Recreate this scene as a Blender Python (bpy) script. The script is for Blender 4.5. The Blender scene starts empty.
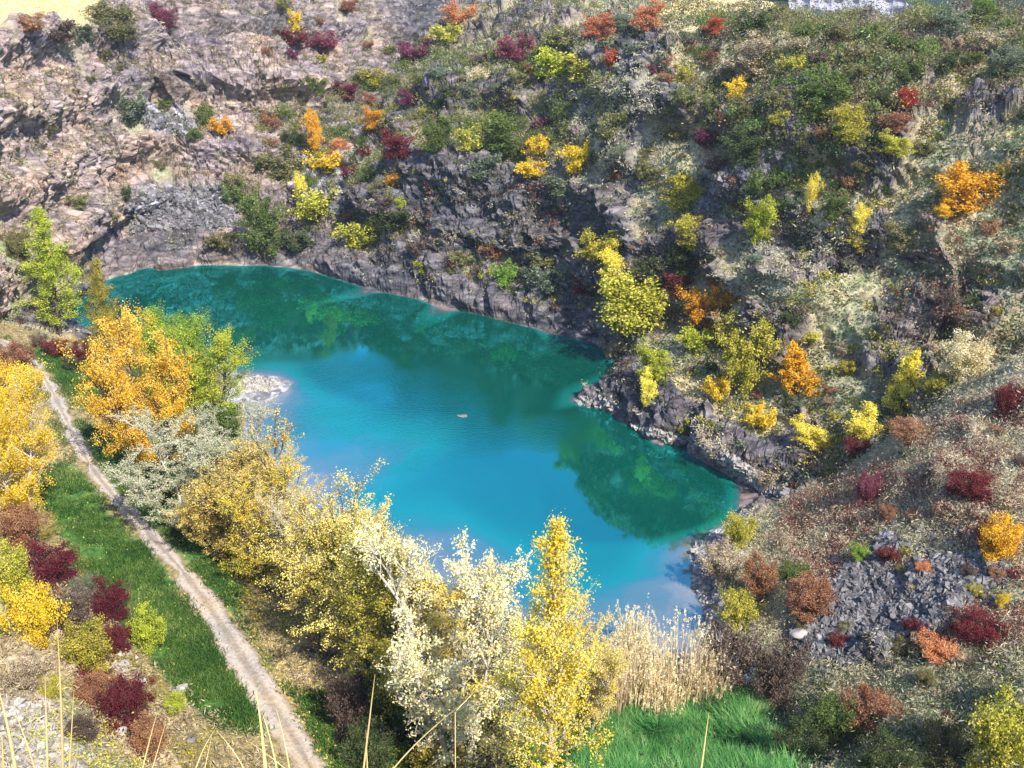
import bpy, math, random
import numpy as np
from mathutils import Vector, Matrix
from mathutils.geometry import delaunay_2d_cdt
from mathutils.bvhtree import BVHTree

R = math.radians
rng = np.random.default_rng(7)
random.seed(7)
SC = bpy.context.scene
HAZE = True
COL = SC.collection

# ------------------------------------------------------------------ camera
F = 1000.0                       # focal length in pixels of a 1024 x 768 frame
HC = 45.0                        # the camera stands 45 m above the lake, on the quarry rim
PITCH = math.atan(454.0 / F)
CP, SP = math.cos(PITCH), math.sin(PITCH)

def ray(px, py):
    a = (px - 512.0) / F
    b = -(py - 384.0) / F
    return a, CP + b * SP, -SP + b * CP

def at_y(px, py, Y):
    a, dy, dz = ray(px, py)
    t = Y / dy
    return (a * t, Y, HC + dz * t)

def at_z(px, py, z):
    a, dy, dz = ray(px, py)
    t = (z - HC) / dz
    return (a * t, dy * t, z)

def project(x, y, z):
    d = y * CP - (z - HC) * SP
    u = y * SP + (z - HC) * CP
    d = np.maximum(d, 0.05)
    return 512.0 + F * x / d, 384.0 - F * u / d, d

# ------------------------------------------------------------------ noise
def _hash(ix, iy, iz, seed):
    h = (ix.astype(np.int64) * 374761393 + iy.astype(np.int64) * 668265263 + iz.astype(np.int64) * 2147483647 + seed * 1274126177) & 0xFFFFFFFF
    h = ((h ^ (h >> 13)) * 1274126177) & 0xFFFFFFFF
    h = ((h ^ (h >> 16)) * 2246822519) & 0xFFFFFFFF
    return (h ^ (h >> 15)) & 0xFFFFFFFF

def _rnd(ix, iy, iz, seed):
    return _hash(ix, iy, iz, seed).astype(np.float64) / 4294967295.0

def vnoise(x, y, z, seed=0):
    """smooth value noise in -1..1"""
    ix, iy, iz = np.floor(x), np.floor(y), np.floor(z)
    fx, fy, fz = x - ix, y - iy, z - iz
    fx = fx * fx * fx * (fx * (fx * 6 - 15) + 10)
    fy = fy * fy * fy * (fy * (fy * 6 - 15) + 10)
    fz = fz * fz * fz * (fz * (fz * 6 - 15) + 10)
    out = 0
    for dx in (0, 1):
        wx = fx if dx else 1 - fx
        for dy in (0, 1):
            wy = fy if dy else 1 - fy
            for dz in (0, 1):
                wz = fz if dz else 1 - fz
                out = out + wx * wy * wz * _rnd(ix + dx, iy + dy, iz + dz, seed)
    return out * 2 - 1

def fbm(x, y, z, octaves=4, seed=0, gain=0.5):
    a, s, tot = 1.0, 0, 0
    for o in range(octaves):
        s = s + a * vnoise(x, y, z, seed + o * 17)
        tot += a
        a *= gain
        x, y, z = x * 2.03 + 11.3, y * 2.03 + 5.7, z * 2.03 + 3.1
    return s / tot * 1.6

def ridged(x, y, z, octaves=4, seed=0):
    a, s, tot = 1.0, 0, 0
    for o in range(octaves):
        n = 1 - np.abs(vnoise(x, y, z, seed + o * 31)) * 2
        s = s + a * n
        tot += a
        a *= 0.5
        x, y, z = x * 2.1 + 7.3, y * 2.1 + 1.7, z * 2.1 + 9.1
    return s / tot

def voronoi(x, y, z, seed=0):
    """F1, F2 and the random value of the nearest cell"""
    ix, iy, iz = np.floor(x), np.floor(y), np.floor(z)
    f1 = np.full(x.shape, 9.0); f2 = np.full(x.shape, 9.0); cid = np.zeros(x.shape)
    for dx in (-1, 0, 1):
        for dy in (-1, 0, 1):
            for dz in (-1, 0, 1):
                cx, cy, cz = ix + dx, iy + dy, iz + dz
                px = cx + _rnd(cx, cy, cz, seed); py = cy + _rnd(cx, cy, cz, seed + 1); pz = cz + _rnd(cx, cy, cz, seed + 2)
                d = np.sqrt((px - x) ** 2 + (py - y) ** 2 + (pz - z) ** 2)
                near = d < f1
                f2 = np.where(near, f1, np.minimum(f2, d))
                cid = np.where(near, _rnd(cx, cy, cz, seed + 3), cid)
                f1 = np.where(near, d, f1)
    return f1, f2, cid

def in_poly(px, py, poly):
    inside = np.zeros(px.shape, bool)
    n = len(poly)
    for i in range(n):
        x1, y1 = poly[i]; x2, y2 = poly[(i + 1) % n]
        if y1 == y2: continue
        c = ((y1 > py) != (y2 > py)) & (px < (x2 - x1) * (py - y1) / (y2 - y1) + x1)
        inside ^= c
    return inside

def blur2(a, sig):
    k = int(max(1, round(sig * 3)))
    w = np.exp(-0.5 * (np.arange(-k, k + 1) / sig) ** 2); w /= w.sum()
    p = np.pad(a, ((k, k), (0, 0)), mode='edge')
    a = sum(w[i] * p[i:i + a.shape[0]] for i in range(2 * k + 1))
    p = np.pad(a, ((0, 0), (k, k)), mode='edge')
    return sum(w[i] * p[:, i:i + a.shape[1]] for i in range(2 * k + 1))

def smooth(e0, e1, x):
    t = np.clip((x - e0) / (e1 - e0), 0, 1)
    return t * t * (3 - 2 * t)

# ------------------------------------------------------------------ scene bookkeeping
def tag(o, label=None, cat=None, group=None, kind=None):
    if label: o['label'] = label
    if cat: o['category'] = cat
    if group: o['group'] = group
    if kind: o['kind'] = kind
    return o

def mesh_from(name, V, Fq, mats=(), mat_idx=None, smooth_shade=False):
    """V (n,3) array, Fq list of (k,m) index arrays (quads and/or triangles)"""
    me = bpy.data.meshes.new(name)
    V = np.asarray(V, np.float32)
    if not isinstance(Fq, (list, tuple)): Fq = [Fq]
    Fq = [np.asarray(f, np.int32) for f in Fq if len(f)]
    me.vertices.add(len(V)); me.vertices.foreach_set('co', V.ravel())
    nl = sum(f.size for f in Fq); nf = sum(len(f) for f in Fq)
    me.loops.add(nl); me.loops.foreach_set('vertex_index', np.concatenate([f.ravel() for f in Fq]))
    tot = np.concatenate([np.full(len(f), f.shape[1], np.int32) for f in Fq])
    st = np.concatenate([[0], np.cumsum(tot)[:-1]]).astype(np.int32)
    me.polygons.add(nf); me.polygons.foreach_set('loop_start', st)
    if mat_idx is not None: me.polygons.foreach_set('material_index', np.asarray(mat_idx, np.int32))
    me.polygons.foreach_set('use_smooth', np.full(nf, bool(smooth_shade)))
    for m in mats: me.materials.append(m)
    me.update(calc_edges=True)
    me.validate()
    return me

def link(name, me, parent=None, loc=None):
    o = bpy.data.objects.new(name, me); COL.objects.link(o)
    if parent: o.parent = parent
    if loc is not None: o.location = loc
    return o

# ------------------------------------------------------------------ terrain control points
PTS = []
def line(pts, step=3.0):
    """a break line: (px, py, Y) or (px, py, 'z', z) points, resampled every few metres"""
    w = []
    for p in pts:
        w.append(np.array(at_z(p[0], p[1], p[3]) if p[2] == 'z' else at_y(*p)))
    for a, b in zip(w[:-1], w[1:]):
        n = max(1, int(np.linalg.norm((b - a)[:2]) / step))
        for i in range(n): PTS.append(a + (b - a) * i / n)
    PTS.append(w[-1])
    return w
def pts(*P):
    for p in P: PTS.append(np.array(at_z(p[0], p[1], p[3]) if p[2] == 'z' else at_y(*p)))
def zl(z, *P): return line([(p[0], p[1], 'z', z) for p in P], 2.0)

# waterline (whole outline of the lake, z = 0)
SHORE = [(60, 318), (72, 303), (95, 284), (118, 274), (150, 267), (215, 265), (270, 265), (310, 271), (345, 281), (380, 292), (420, 301),
         (470, 312), (520, 325), (560, 333), (595, 341), (615, 350), (632, 361), (618, 376), (600, 384), (572, 402), (600, 406), (625, 424),
         (655, 443), (690, 451), (725, 469), (759, 493), (752, 507), (725, 525), (692, 546), (698, 575), (713, 605), (716, 628), (700, 655),
         (600, 668), (510, 648), (415, 598), (318, 528), (246, 452), (232, 402), (262, 396), (288, 390), (294, 381), (280, 376), (240, 376), (150, 350), (90, 336)]
shore_w = zl(0.0, *(SHORE + SHORE[:1]))
# lake bed
pts((200, 300, 'z', -5), (300, 320, 'z', -6), (150, 300, 'z', -4), (400, 340, 'z', -6), (500, 370, 'z', -6), (540, 400, 'z', -3.2), (400, 430, 'z', -2.1), (350, 400, 'z', -2.4), (330, 460, 'z', -1.6), (450, 450, 'z', -2.4),
    (500, 480, 'z', -6), (600, 480, 'z', -6), (680, 490, 'z', -5), (640, 550, 'z', -5), (500, 560, 'z', -4), (600, 610, 'z', -3), (430, 520, 'z', -4), (655, 606, 'z', -.6), (620, 598, 'z', -.9), (600, 606, 'z', -1.1), (380, 474, 'z', -1.0), (350, 462, 'z', -1.1), (470, 545, 'z', -.8), (200, 350, 'z', -2), (110, 310, 'z', -2))
# sand bar beside the lake
pts((255, 384, 'z', .55), (240, 386, 'z', .5), (272, 383, 'z', .35))

# far cliff, column by column (base, ledge, scree, wall, bench, wall, rim, field)
line([(-150, 400, 'z', 6), (-60, 352, 'z', 5), (0, 312, 'z', 4.5), (40, 300, 'z', 2.5), (64, 294, 'z', 1.5)])
line([(-150, 200, 93), (0, 230, 117), (50, 230, 125), (90, 225, 138), (120, 215, 146)])
line([(-150, 110, 99), (0, 150, 124), (50, 150, 134), (100, 148, 146), (140, 140, 153)])
line([(-150, 70, 102), (0, 80, 131), (50, 80, 141), (100, 85, 152), (140, 85, 161)])
line([(-150, 45, 105), (0, 27, 137), (50, 28, 146), (100, 24, 156), (140, 28, 165)])
line([(-150, 10, 125), (0, 5, 155), (50, 3, 170), (100, 2, 180), (140, -2, 182)])
line([(-150, -5, 200), (0, -10, 215), (100, -12, 230), (250, -18, 240), (450, -15, 250)])
line([(125, 262, 'z', 1.6), (165, 252, 'z', 2.6), (215, 250, 'z', 2.2), (270, 252, 'z', 2.0)])
line([(125, 238, 144.5), (170, 234, 146.5), (240, 229, 148), (290, 240, 147)])
line([(120, 205, 147.5), (175, 192, 153), (240, 192, 155), (300, 205, 152)])
line([(130, 140, 153), (180, 131, 157), (240, 136, 159), (270, 138, 161)], 2)
line([(130, 116, 158), (180, 112, 165), (240, 118, 168), (285, 126, 170)])
line([(140, 60, 161), (200, 55, 167.5), (260, 58, 171.5), (300, 62, 173.5)], 2)
line([(200, 40, 172), (260, 46, 178), (300, 48, 182), (340, 50, 186)])
line([(150, 0, 172), (200, -3, 178), (260, -4, 186), (320, -4, 194), (380, -4, 204), (460, -4, 216)])
# gully between cliff and ridge
line([(335, 255, 141), (340, 240, 144), (340, 200, 152), (350, 160, 163), (372, 122, 176), (400, 82, 192), (430, 42, 205), (460, 5, 215)])
line([(300, 100, 173), (330, 72, 181), (380, 30, 199)])
line([(300, 150, 164), (315, 120, 171), (350, 90, 184)])
# central ridge: edge, shore bench, cliff, terraces
line([(358, 243, 139), (368, 225, 142), (385, 180, 148), (400, 140, 158), (428, 82, 165), (480, 46, 173), (540, 18, 183), (570, -3, 192)])
line([(318, 262, 'z', .9), (345, 254, 'z', 3.1), (380, 264, 'z', 3.1), (430, 277, 'z', 2.9), (480, 291, 'z', 2.6), (530, 302, 'z', 2.5), (570, 308, 'z', 2.6), (606, 322, 'z', 2.2), (628, 338, 'z', 1.6)], 2)
line([(385, 243, 'z', 6), (450, 262, 'z', 5.8), (520, 275, 'z', 6), (590, 284, 'z', 6), (640, 300, 'z', 6)])
line([(400, 226, 137), (450, 236, 130.6), (520, 252, 125.4), (580, 248, 122), (615, 240, 117)], 1.5)
line([(412, 152, 138.5), (470, 165, 132), (520, 180, 126.6), (570, 190, 123.5), (620, 197, 118)], 1.5)
line([(440, 130, 151), (530, 140, 140), (600, 135, 124)])
line([(440, 108, 156), (500, 107, 150), (578, 109, 137.5), (618, 105, 126)], 1.5)
line([(436, 84, 157), (500, 85, 150.9), (580, 88, 138.5), (625, 85, 126.4)], 1.5)
line([(480, 66, 166), (560, 62, 152), (620, 58, 131)])
line([(560, 25, 176), (610, 28, 150), (640, 35, 132)])
line([(620, 0, 185), (660, 5, 172)])
# right hill columns
line([(640, 300, 'z', 6.3), (720, 322, 'z', 6.5), (800, 388, 'z', 6.2), (880, 430, 'z', 6.6)])
line([(650, 250, 111), (720, 255, 104.5), (800, 325, 89), (860, 350, 84), (900, 375, 81)])
line([(650, 200, 114), (720, 200, 107.5), (800, 262, 93.5), (900, 300, 87), (960, 320, 85), (1000, 340, 80), (1150, 350, 74)])
line([(650, 150, 117), (720, 150, 111), (800, 200, 97.5), (900, 230, 91), (1000, 270, 84), (1150, 260, 78)])
line([(650, 100, 120), (720, 100, 114.5), (800, 130, 102.5), (900, 150, 96), (1000, 190, 88), (1150, 180, 82)])
line([(655, 60, 123), (740, 62, 117.5), (800, 80, 107), (870, 90, 103), (930, 95, 101), (960, 100, 97), (1024, 110, 93), (1150, 100, 86)])
line([(935, 84, 103), (960, 82, 102), (1010, 88, 99), (1060, 85, 96)])
line([(650, 38, 126.5), (720, 37, 123.5), (780, 43, 114), (830, 46, 112), (900, 46, 110), (1000, 36, 112), (1150, 22, 102)], 3)
line([(680, 18, 155), (740, 20, 158), (790, 36, 142), (840, 43, 130), (920, 43, 124), (1024, 31, 124), (1150, 12, 118)])
# field beyond the ridge; to the right the ground drops away
line([(680, 4, 210), (720, 6, 215), (790, 16, 220)])
line([(660, -4, 245), (730, -2, 250)])
line([(850, 60, 175), (950, 60, 170), (1080, 60, 165), (1250, 60, 160)])
line([(850, 90, 230), (1000, 90, 230), (1200, 90, 230)])
# terrace on the right shore
line([(605, 379, 'z', 2.6), (628, 384, 'z', 3.0), (660, 400, 'z', 3.3), (700, 420, 'z', 3.2), (750, 447, 'z', 3.0), (795, 472, 'z', 2.6)], 2)
line([(640, 352, 'z', 4.2), (680, 370, 'z', 4.8), (760, 408, 'z', 4.5), (830, 448, 'z', 4.4)])
# spur in front on the right: hollow behind it, ridge, face
line([(1100, 325, 79), (1000, 356, 78), (960, 393, 76), (900, 434, 73.5), (840, 468, 73), (790, 492, 73.5)])
line([(1150, 300, 66), (1024, 366, 66), (960, 408, 66), (900, 450, 66.5), (840, 490, 67.5), (795, 512, 68.5), (765, 520, 69.5)])
line([(1150, 420, 60), (1000, 452, 60), (900, 520, 60), (800, 560, 60.5), (740, 570, 62)])
line([(1150, 520, 53), (1000, 540, 54), (900, 600, 53), (800, 622, 54), (745, 628, 56)])
line([(1150, 620, 46), (1024, 620, 48), (950, 640, 48.5), (850, 660, 50), (770, 672, 51.5)])
line([(1200, 768, 34), (1024, 768, 37), (900, 768, 40), (790, 745, 44), (720, 700, 49.2)])
pts((650, 700, 'z', .7), (620, 768, 'z', 1.0), (560, 720, 'z', .9), (480, 768, 'z', 1.5), (700, 768, 'z', 1.1))
# left bank, path and slope on the left
PATHPX = [(-60, 322, 4.6), (-20, 332, 4.3), (15, 347, 3.6), (36, 366, 3.2), (52, 390, 3), (64, 415, 3), (78, 445, 3), (98, 478, 3), (125, 508, 3), (150, 535, 3), (178, 565, 3), (205, 600, 3),
          (228, 635, 3), (250, 672, 3), (276, 710, 3), (300, 748, 3.1), (320, 785, 3.3), (345, 840, 3.8)]
line([(p[0], p[1], 'z', p[2]) for p in PATHPX], 2)
line([(p[0] - 22, p[1] + 4, 'z', p[2]) for p in PATHPX[4:]], 2)
line([(p[0] + 34, p[1] - 4, 'z', p[2] - .15) for p in PATHPX[4:]], 2)
line([(120, 352, 'z', 1.4), (215, 405, 'z', 1.4), (230, 450, 'z', 1.5), (300, 525, 'z', 1.5), (390, 600, 'z', 1.5), (470, 660, 'z', 1.3)])
line([(0, 395, 'z', 4.2), (20, 430, 'z', 3.9), (42, 500, 'z', 3.6), (72, 565, 'z', 3.5), (125, 640, 'z', 3.5), (190, 715, 'z', 3.7), (240, 785, 'z', 4.2)])
pts((0, 520, 62), (0, 600, 51), (40, 640, 48), (0, 700, 40), (100, 720, 42), (110, 768, 37.5), (0, 768, 34), (-150, 600, 48), (-150, 768, 30), (-150, 480, 65), (-40, 440, 76), (60, 690, 43), (-150, 430, 76))
# the slope that drops from the camera
for X in (-90, -60, -40, -20, -8, 0, 8, 20, 40, 60, 90):
    for Y, Z in ((22, 16), (12, 28), (6, 36.6), (3.9, 39.7), (2.6, 41.4), (1.6, 42.9), (0.8, 43.35), (-12, 43.6)):
        PTS.append(np.array((X, Y, Z + (abs(X) > 30) * (0 if Y < 10 else 4))))
# far outside the frame
for X, Y, Z in ((-160, 40, 24), (-160, 90, 36), (-165, 150, 40), (-165, 285, 42), (-60, 285, 41), (0, 285, 38), (60, 285, 28), (110, 285, 6), (165, 285, 4), (165, 180, 20), (165, 120, 36), (165, 60, 32), (130, 40, 24), (-110, 30, 24), (110, 20, 26), (-165, -12, 44), (165, -12, 44),
                (125, 240, 8), (80, 235, 10)):
    PTS.append(np.array((X, Y, Z)))
PTS = np.array(PTS)

# ------------------------------------------------------------------ heights on a raster
X0, X1, Y0, Y1, RES = -165.0, 165.0, -12.0, 285.0, 0.5
def make_raster():
    v2 = [Vector((p[0], p[1])) for p in PTS]
    ov, oe, of, orig, _, _ = delaunay_2d_cdt(v2, [], [], 0, 0.05)
    z = np.array([np.mean([PTS[i][2] for i in o]) for o in orig])
    xy = np.array([(v.x, v.y) for v in ov])
    nx, ny = int((X1 - X0) / RES) + 1, int((Y1 - Y0) / RES) + 1
    H = np.full((ny, nx), np.nan)
    for f in of:
        a, b, c = xy[f[0]], xy[f[1]], xy[f[2]]
        i0, i1 = int(max(0, math.floor((min(a[0], b[0], c[0]) - X0) / RES))), int(min(nx - 1, math.ceil((max(a[0], b[0], c[0]) - X0) / RES)))
        j0, j1 = int(max(0, math.floor((min(a[1], b[1], c[1]) - Y0) / RES))), int(min(ny - 1, math.ceil((max(a[1], b[1], c[1]) - Y0) / RES)))
        if i1 < i0 or j1 < j0: continue
        gx, gy = np.meshgrid(X0 + np.arange(i0, i1 + 1) * RES, Y0 + np.arange(j0, j1 + 1) * RES)
        d = (b[1] - c[1]) * (a[0] - c[0]) + (c[0] - b[0]) * (a[1] - c[1])
        if abs(d) < 1e-9: continue
        l1 = ((b[1] - c[1]) * (gx - c[0]) + (c[0] - b[0]) * (gy - c[1])) / d
        l2 = ((c[1] - a[1]) * (gx - c[0]) + (a[0] - c[0]) * (gy - c[1])) / d
        l3 = 1 - l1 - l2
        ok = (l1 >= -1e-6) & (l2 >= -1e-6) & (l3 >= -1e-6)
        sub = H[j0:j1 + 1, i0:i1 + 1]
        sub[ok] = (l1 * z[f[0]] + l2 * z[f[1]] + l3 * z[f[2]])[ok]
    m = np.isnan(H)
    H[m] = 10.0
    near = blur2(H, .9)
    wide = blur2(H, 2.4)
    # soften the triangles more on the high ground than by the water and the path
    w = smooth(5, 14, near) * 0.4
    gy = (Y0 + np.arange(ny) * RES)[:, None]
    w = w * smooth(30, 45, gy)
    return near * (1 - w) + wide * w
HR = make_raster()
def hsample(x, y):
    u = np.clip((np.asarray(x) - X0) / RES, 0, HR.shape[1] - 1.001); v = np.clip((np.asarray(y) - Y0) / RES, 0, HR.shape[0] - 1.001)
    i = u.astype(int); j = v.astype(int); fu = u - i; fv = v - j
    return (HR[j, i] * (1 - fu) + HR[j, i + 1] * fu) * (1 - fv) + (HR[j + 1, i] * (1 - fu) + HR[j + 1, i + 1] * fu) * fv

# ------------------------------------------------------------------ terrain grid: rows follow the arc length of each profile
NR = 860
s_in = np.linspace(-0.66, 0.66, 1060)
s_out = np.linspace(0.66, 1.05, 60)[1:]
S = np.concatenate([-s_out[::-1], s_in, s_out])
Yf = np.concatenate([np.arange(-3.0, 24, 0.5), np.arange(24, 283, 0.3)])
Zf = hsample(S[:, None] * Yf[None, :] + (Yf[None, :] < 0) * 0, np.broadcast_to(Yf, (len(S), len(Yf))))
dY = np.diff(Yf)[None, :]; dZ = np.diff(Zf, axis=1)
dep = np.maximum(12.0, np.hypot(Yf[1:], HC - 15))[None, :]
dens = np.sqrt(dY ** 2 + (1.35 * dZ) ** 2) / dep
dens = np.where(Yf[None, 1:] < 26, dens * 0.25, dens)
dens = np.where(Yf[None, 1:] > 190, dens * 0.5, dens)
dens = np.where(Zf[:, 1:] < -1.0, dens * 0.3, dens)
dens = blur2(dens, 5.0)
cum = np.concatenate([np.zeros((len(S), 1)), np.cumsum(dens, axis=1)], axis=1)
cum /= cum[:, -1:]
tt = np.linspace(0, 1, NR)
YG = np.stack([np.interp(tt, cum[i], Yf) for i in range(len(S))])      # (cols, rows)
SW = np.where(YG > 1.2, YG, 1.2)
XG = S[:, None] * SW * 1.0
XG = np.where(YG < 6, S[:, None] * (6 + 0 * YG), XG)
XG = np.where((YG >= 6), S[:, None] * YG, XG)
ZG = hsample(XG, YG)
PG = np.stack([XG, YG, ZG], -1)
def grid_normals(P):
    du = np.gradient(P, axis=0); dv = np.gradient(P, axis=1)
    n = np.cross(du, dv)
    n /= np.linalg.norm(n, axis=-1, keepdims=True) + 1e-9
    return np.where(n[..., 2:3] < 0, -n, n)
N0 = grid_normals(PG)
slope0 = 1 - N0[..., 2]
PX, PY, PD = project(XG, YG, ZG)
# ------------------------------------------------------------------ what grows or lies where (masks on the terrain vertices)
jn1 = fbm(XG / 5, YG / 5, ZG / 5, 4, 3)
jn2 = fbm(XG / 5, YG / 5, ZG / 5, 4, 5)
jitter = 700.0 / PD
def region(poly, j=1.0):
    return in_poly(PX + jn1 * jitter * j, PY + jn2 * jitter * j, poly)
def soft(poly, j=1.0, sig=2.0):
    return blur2(region(poly, j).astype(float), sig)
left_bank = ((PX < 420) | (PY > 600)) & (PX < 640) & (YG < 108) & (YG > 20) & (ZG < 5.2) & (PY > 322)
spur = (YG < 70.8) & (PX > 640) & (YG > 20)
near_left = (YG < 95) & (PX < 300) & ~(spur) & (~left_bank)
farcliff = in_poly(PX, PY, [(-900, -400), (480, -400), (462, -5), (425, 55), (390, 105), (352, 180), (338, 262), (320, 275), (150, 270), (0, 318), (-900, 500)]) & (YG > 80) & ~left_bank
front = YG < 24
centre = in_poly(PX, PY, [(320, 275), (338, 262), (352, 180), (390, 105), (425, 55), (462, -5), (480, -400), (660, -400), (655, 60), (640, 250), (640, 350), (500, 340)])
bed = ZG < -0.35
zone = np.full(XG.shape, 1)
zone[farcliff] = 0
zone[spur] = 2
zone[left_bank] = 3
zone[near_left] = 4
zone[front] = 4
zone[(YG > 225)] = 1

n_big = fbm(XG / 14, YG / 14, ZG / 14, 4, 21)
n_mid = fbm(XG / 4.5, YG / 4.5, ZG / 4.5, 4, 22)
n_fine = fbm(XG / 1.3, YG / 1.3, ZG / 1.3, 3, 23)
rock = np.where(farcliff, 0.88 + 0.5 * n_mid + 0.3 * n_big,
       np.where(centre, smooth(0.16, 0.42, slope0) * 0.75 + 0.32 + 0.75 * n_mid + .3 * n_big,
       smooth(0.25, 0.6, slope0) * 0.28 + 0.10 + 0.95 * n_mid + .5 * n_big))
rock = np.where(spur | near_left, 0.05 + 0.7 * n_mid, rock)
low_shore = (ZG < 3.6) & (ZG > -1) & (YG > 58) & ~left_bank & ((slope0 > 0.1) | (ZG < 1.3))
rock = np.where(low_shore & ~(spur & (ZG > 1.2)), 0.95, rock)
rock = np.where(left_bank, 0.0, rock)
for poly, v in (([(378, 150), (470, 160), (570, 186), (640, 196), (610, 252), (520, 258), (450, 240), (395, 225)], .9),
                ([(420, 78), (510, 84), (640, 88), (625, 108), (500, 110), (430, 142)], .8),
                ([(765, 240), (835, 232), (830, 262), (800, 285), (770, 280)], .9), ([(855, 318), (925, 318), (935, 388), (860, 400)], .75),
                ([(945, 112), (1005, 118), (1000, 165), (945, 160)], .5), ([(980, 250), (1040, 260), (1040, 330), (985, 320)], .6), ([(860, 280), (950, 290), (930, 330), (860, 325)], .6),
                ([(590, 90), (660, 85), (660, 185), (590, 170)], .45), ([(700, 210), (770, 225), (740, 300), (700, 280)], .3), ([(770, 432), (830, 440), (800, 480), (760, 470)], .8), ([(590, 366), (652, 370), (700, 420), (700, 450), (640, 440), (590, 405)], .95)):
    m = soft(poly, 1.6); rock = rock * (1 - m) + np.maximum(rock, v + .35 * n_mid) * m
FIELD = soft([(-400, -80), (105, -80), (104, 14), (92, 27), (-400, 40)], .8) + soft([(660, -80), (800, -80), (800, 28), (660, 24)], .8)
rock = np.clip(rock, 0, 1) * (1 - np.clip(FIELD, 0, 1)); rock = smooth(0.28, 0.72, rock)
dark = np.where(farcliff, 0.18 + 0.75 * n_big + .25 * n_mid + smooth(250, 400, PX) * .4, 0.75 + .3 * n_big)
dark = np.where(low_shore, np.where(ZG < .45, .6, .85) + .4 * n_mid, dark)
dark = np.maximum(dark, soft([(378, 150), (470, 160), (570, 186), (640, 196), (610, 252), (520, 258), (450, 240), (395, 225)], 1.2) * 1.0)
warmwall = soft([(-400, 40), (60, 60), (130, 200), (60, 300), (-400, 420)], 2, 6) * farcliff
dark = np.clip(dark - .5 * warmwall, 0, 1)
scree = np.zeros(XG.shape)
SPUR_SCREE = [(800, 655), (788, 632), (822, 590), (862, 556), (892, 536), (902, 545), (884, 578), (930, 562), (990, 555), (1008, 572), (965, 602), (935, 638), (880, 650), (850, 668)]
for poly in ([(125, 190), (235, 184), (240, 226), (130, 232)], [(300, 168), (352, 178), (345, 215), (300, 215)], [(655, 195), (770, 146), (795, 166), (705, 216)], [(140, 105), (195, 118), (190, 140), (145, 128)]):
    scree = np.maximum(scree, soft(poly, 2.0))
scree = np.maximum(scree, soft(SPUR_SCREE, .5, 1.2) * spur)
scree = np.maximum(scree, .5 * soft([(-20, 700), (22, 684), (60, 730), (80, 790), (-20, 790)], .7) * near_left)
scree = np.maximum(scree, (spur & (ZG < .9) & (PY < 690)) * 1.0)
dry = smooth(.25, .75, .5 + .8 * n_mid + .4 * n_big) * np.where(spur | near_left, 1.0, .4)
for poly in ([(-400, -80), (105, -80), (104, 12), (95, 26), (-400, 40)], [(660, -80), (800, -80), (800, 26), (660, 22)], [(930, 74), (1060, 66), (1060, 96), (985, 100), (940, 90)], [(635, 32), (725, 32), (725, 41), (640, 43)], [(455, 78), (640, 80), (640, 90), (455, 88)],
             [(640, 355), (760, 405), (840, 445), (830, 458), (700, 418), (640, 385)], [(850, 480), (1024, 385), (1024, 420), (880, 500)]):
    dry = np.maximum(dry, soft(poly, .8) * .9)
BAR = soft([(222, 368), (300, 368), (300, 404), (222, 404)], .3, 1)
scree = np.maximum(scree, BAR * (~bed))
dry = np.where(left_bank, .1 * (n_mid > .2), dry)
GREEN = [[(26, 350), (60, 348), (112, 370), (122, 412), (80, 412), (56, 376)], [(44, 465), (70, 462), (100, 497), (150, 555), (200, 620), (240, 690), (262, 735), (215, 728), (150, 660), (98, 600), (62, 545), (38, 500)],
         [(78, 425), (150, 440), (250, 530), (244, 612), (205, 590), (150, 522), (108, 482)], [(290, 690), (350, 690), (420, 740), (420, 790), (335, 790)], [(350, 640), (480, 680), (600, 670), (600, 800), (420, 800)]]
green = np.zeros(XG.shape)
for g in GREEN: green = np.maximum(green, soft(g, .9, 2.5))
green = green * left_bank
green = np.maximum(green, soft([(590, 690), (700, 680), (760, 700), (800, 800), (570, 800)], 1) * (spur | left_bank))
litter = (left_bank & ~bed) * np.clip(1 - green, 0, 1) * (1 - BAR)
red = np.zeros(XG.shape)
for poly, v in (([(285, 38), (345, 40), (345, 58), (285, 58)], .8), ([(385, 45), (440, 40), (430, 75), (390, 78)], .8), ([(785, 505), (880, 475), (890, 550), (795, 612)], .95), ([(925, 430), (1050, 380), (1050, 530), (930, 520)], .95), ([(880, 470), (960, 430), (950, 480), (880, 520)], .7),
                ([(920, 600), (1024, 590), (1024, 650), (920, 650)], .7), ([(720, 150), (700, 130), (690, 160), (700, 175)], .4), ([(395, 120), (425, 120), (425, 160), (400, 160)], .5), ([(960, 520), (1050, 520), (1050, 570), (980, 560)], .6)):
    red = np.maximum(red, soft(poly, 1.6, 3) * v)
red = np.clip(red * (.7 + 1.2 * n_fine), 0, 1) * (1 - scree)
pale = np.clip(spur * smooth(-.3, .5, n_mid) * .55 + soft([(585, 80), (665, 80), (670, 190), (590, 175)], 1.6, 4) + soft([(770, 225), (860, 215), (760, 330), (740, 300)], 1.4, 4) * .6 + soft([(960, 398), (1040, 355), (1040, 400), (880, 478)], 1, 4) * .8, 0, 1)

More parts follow.
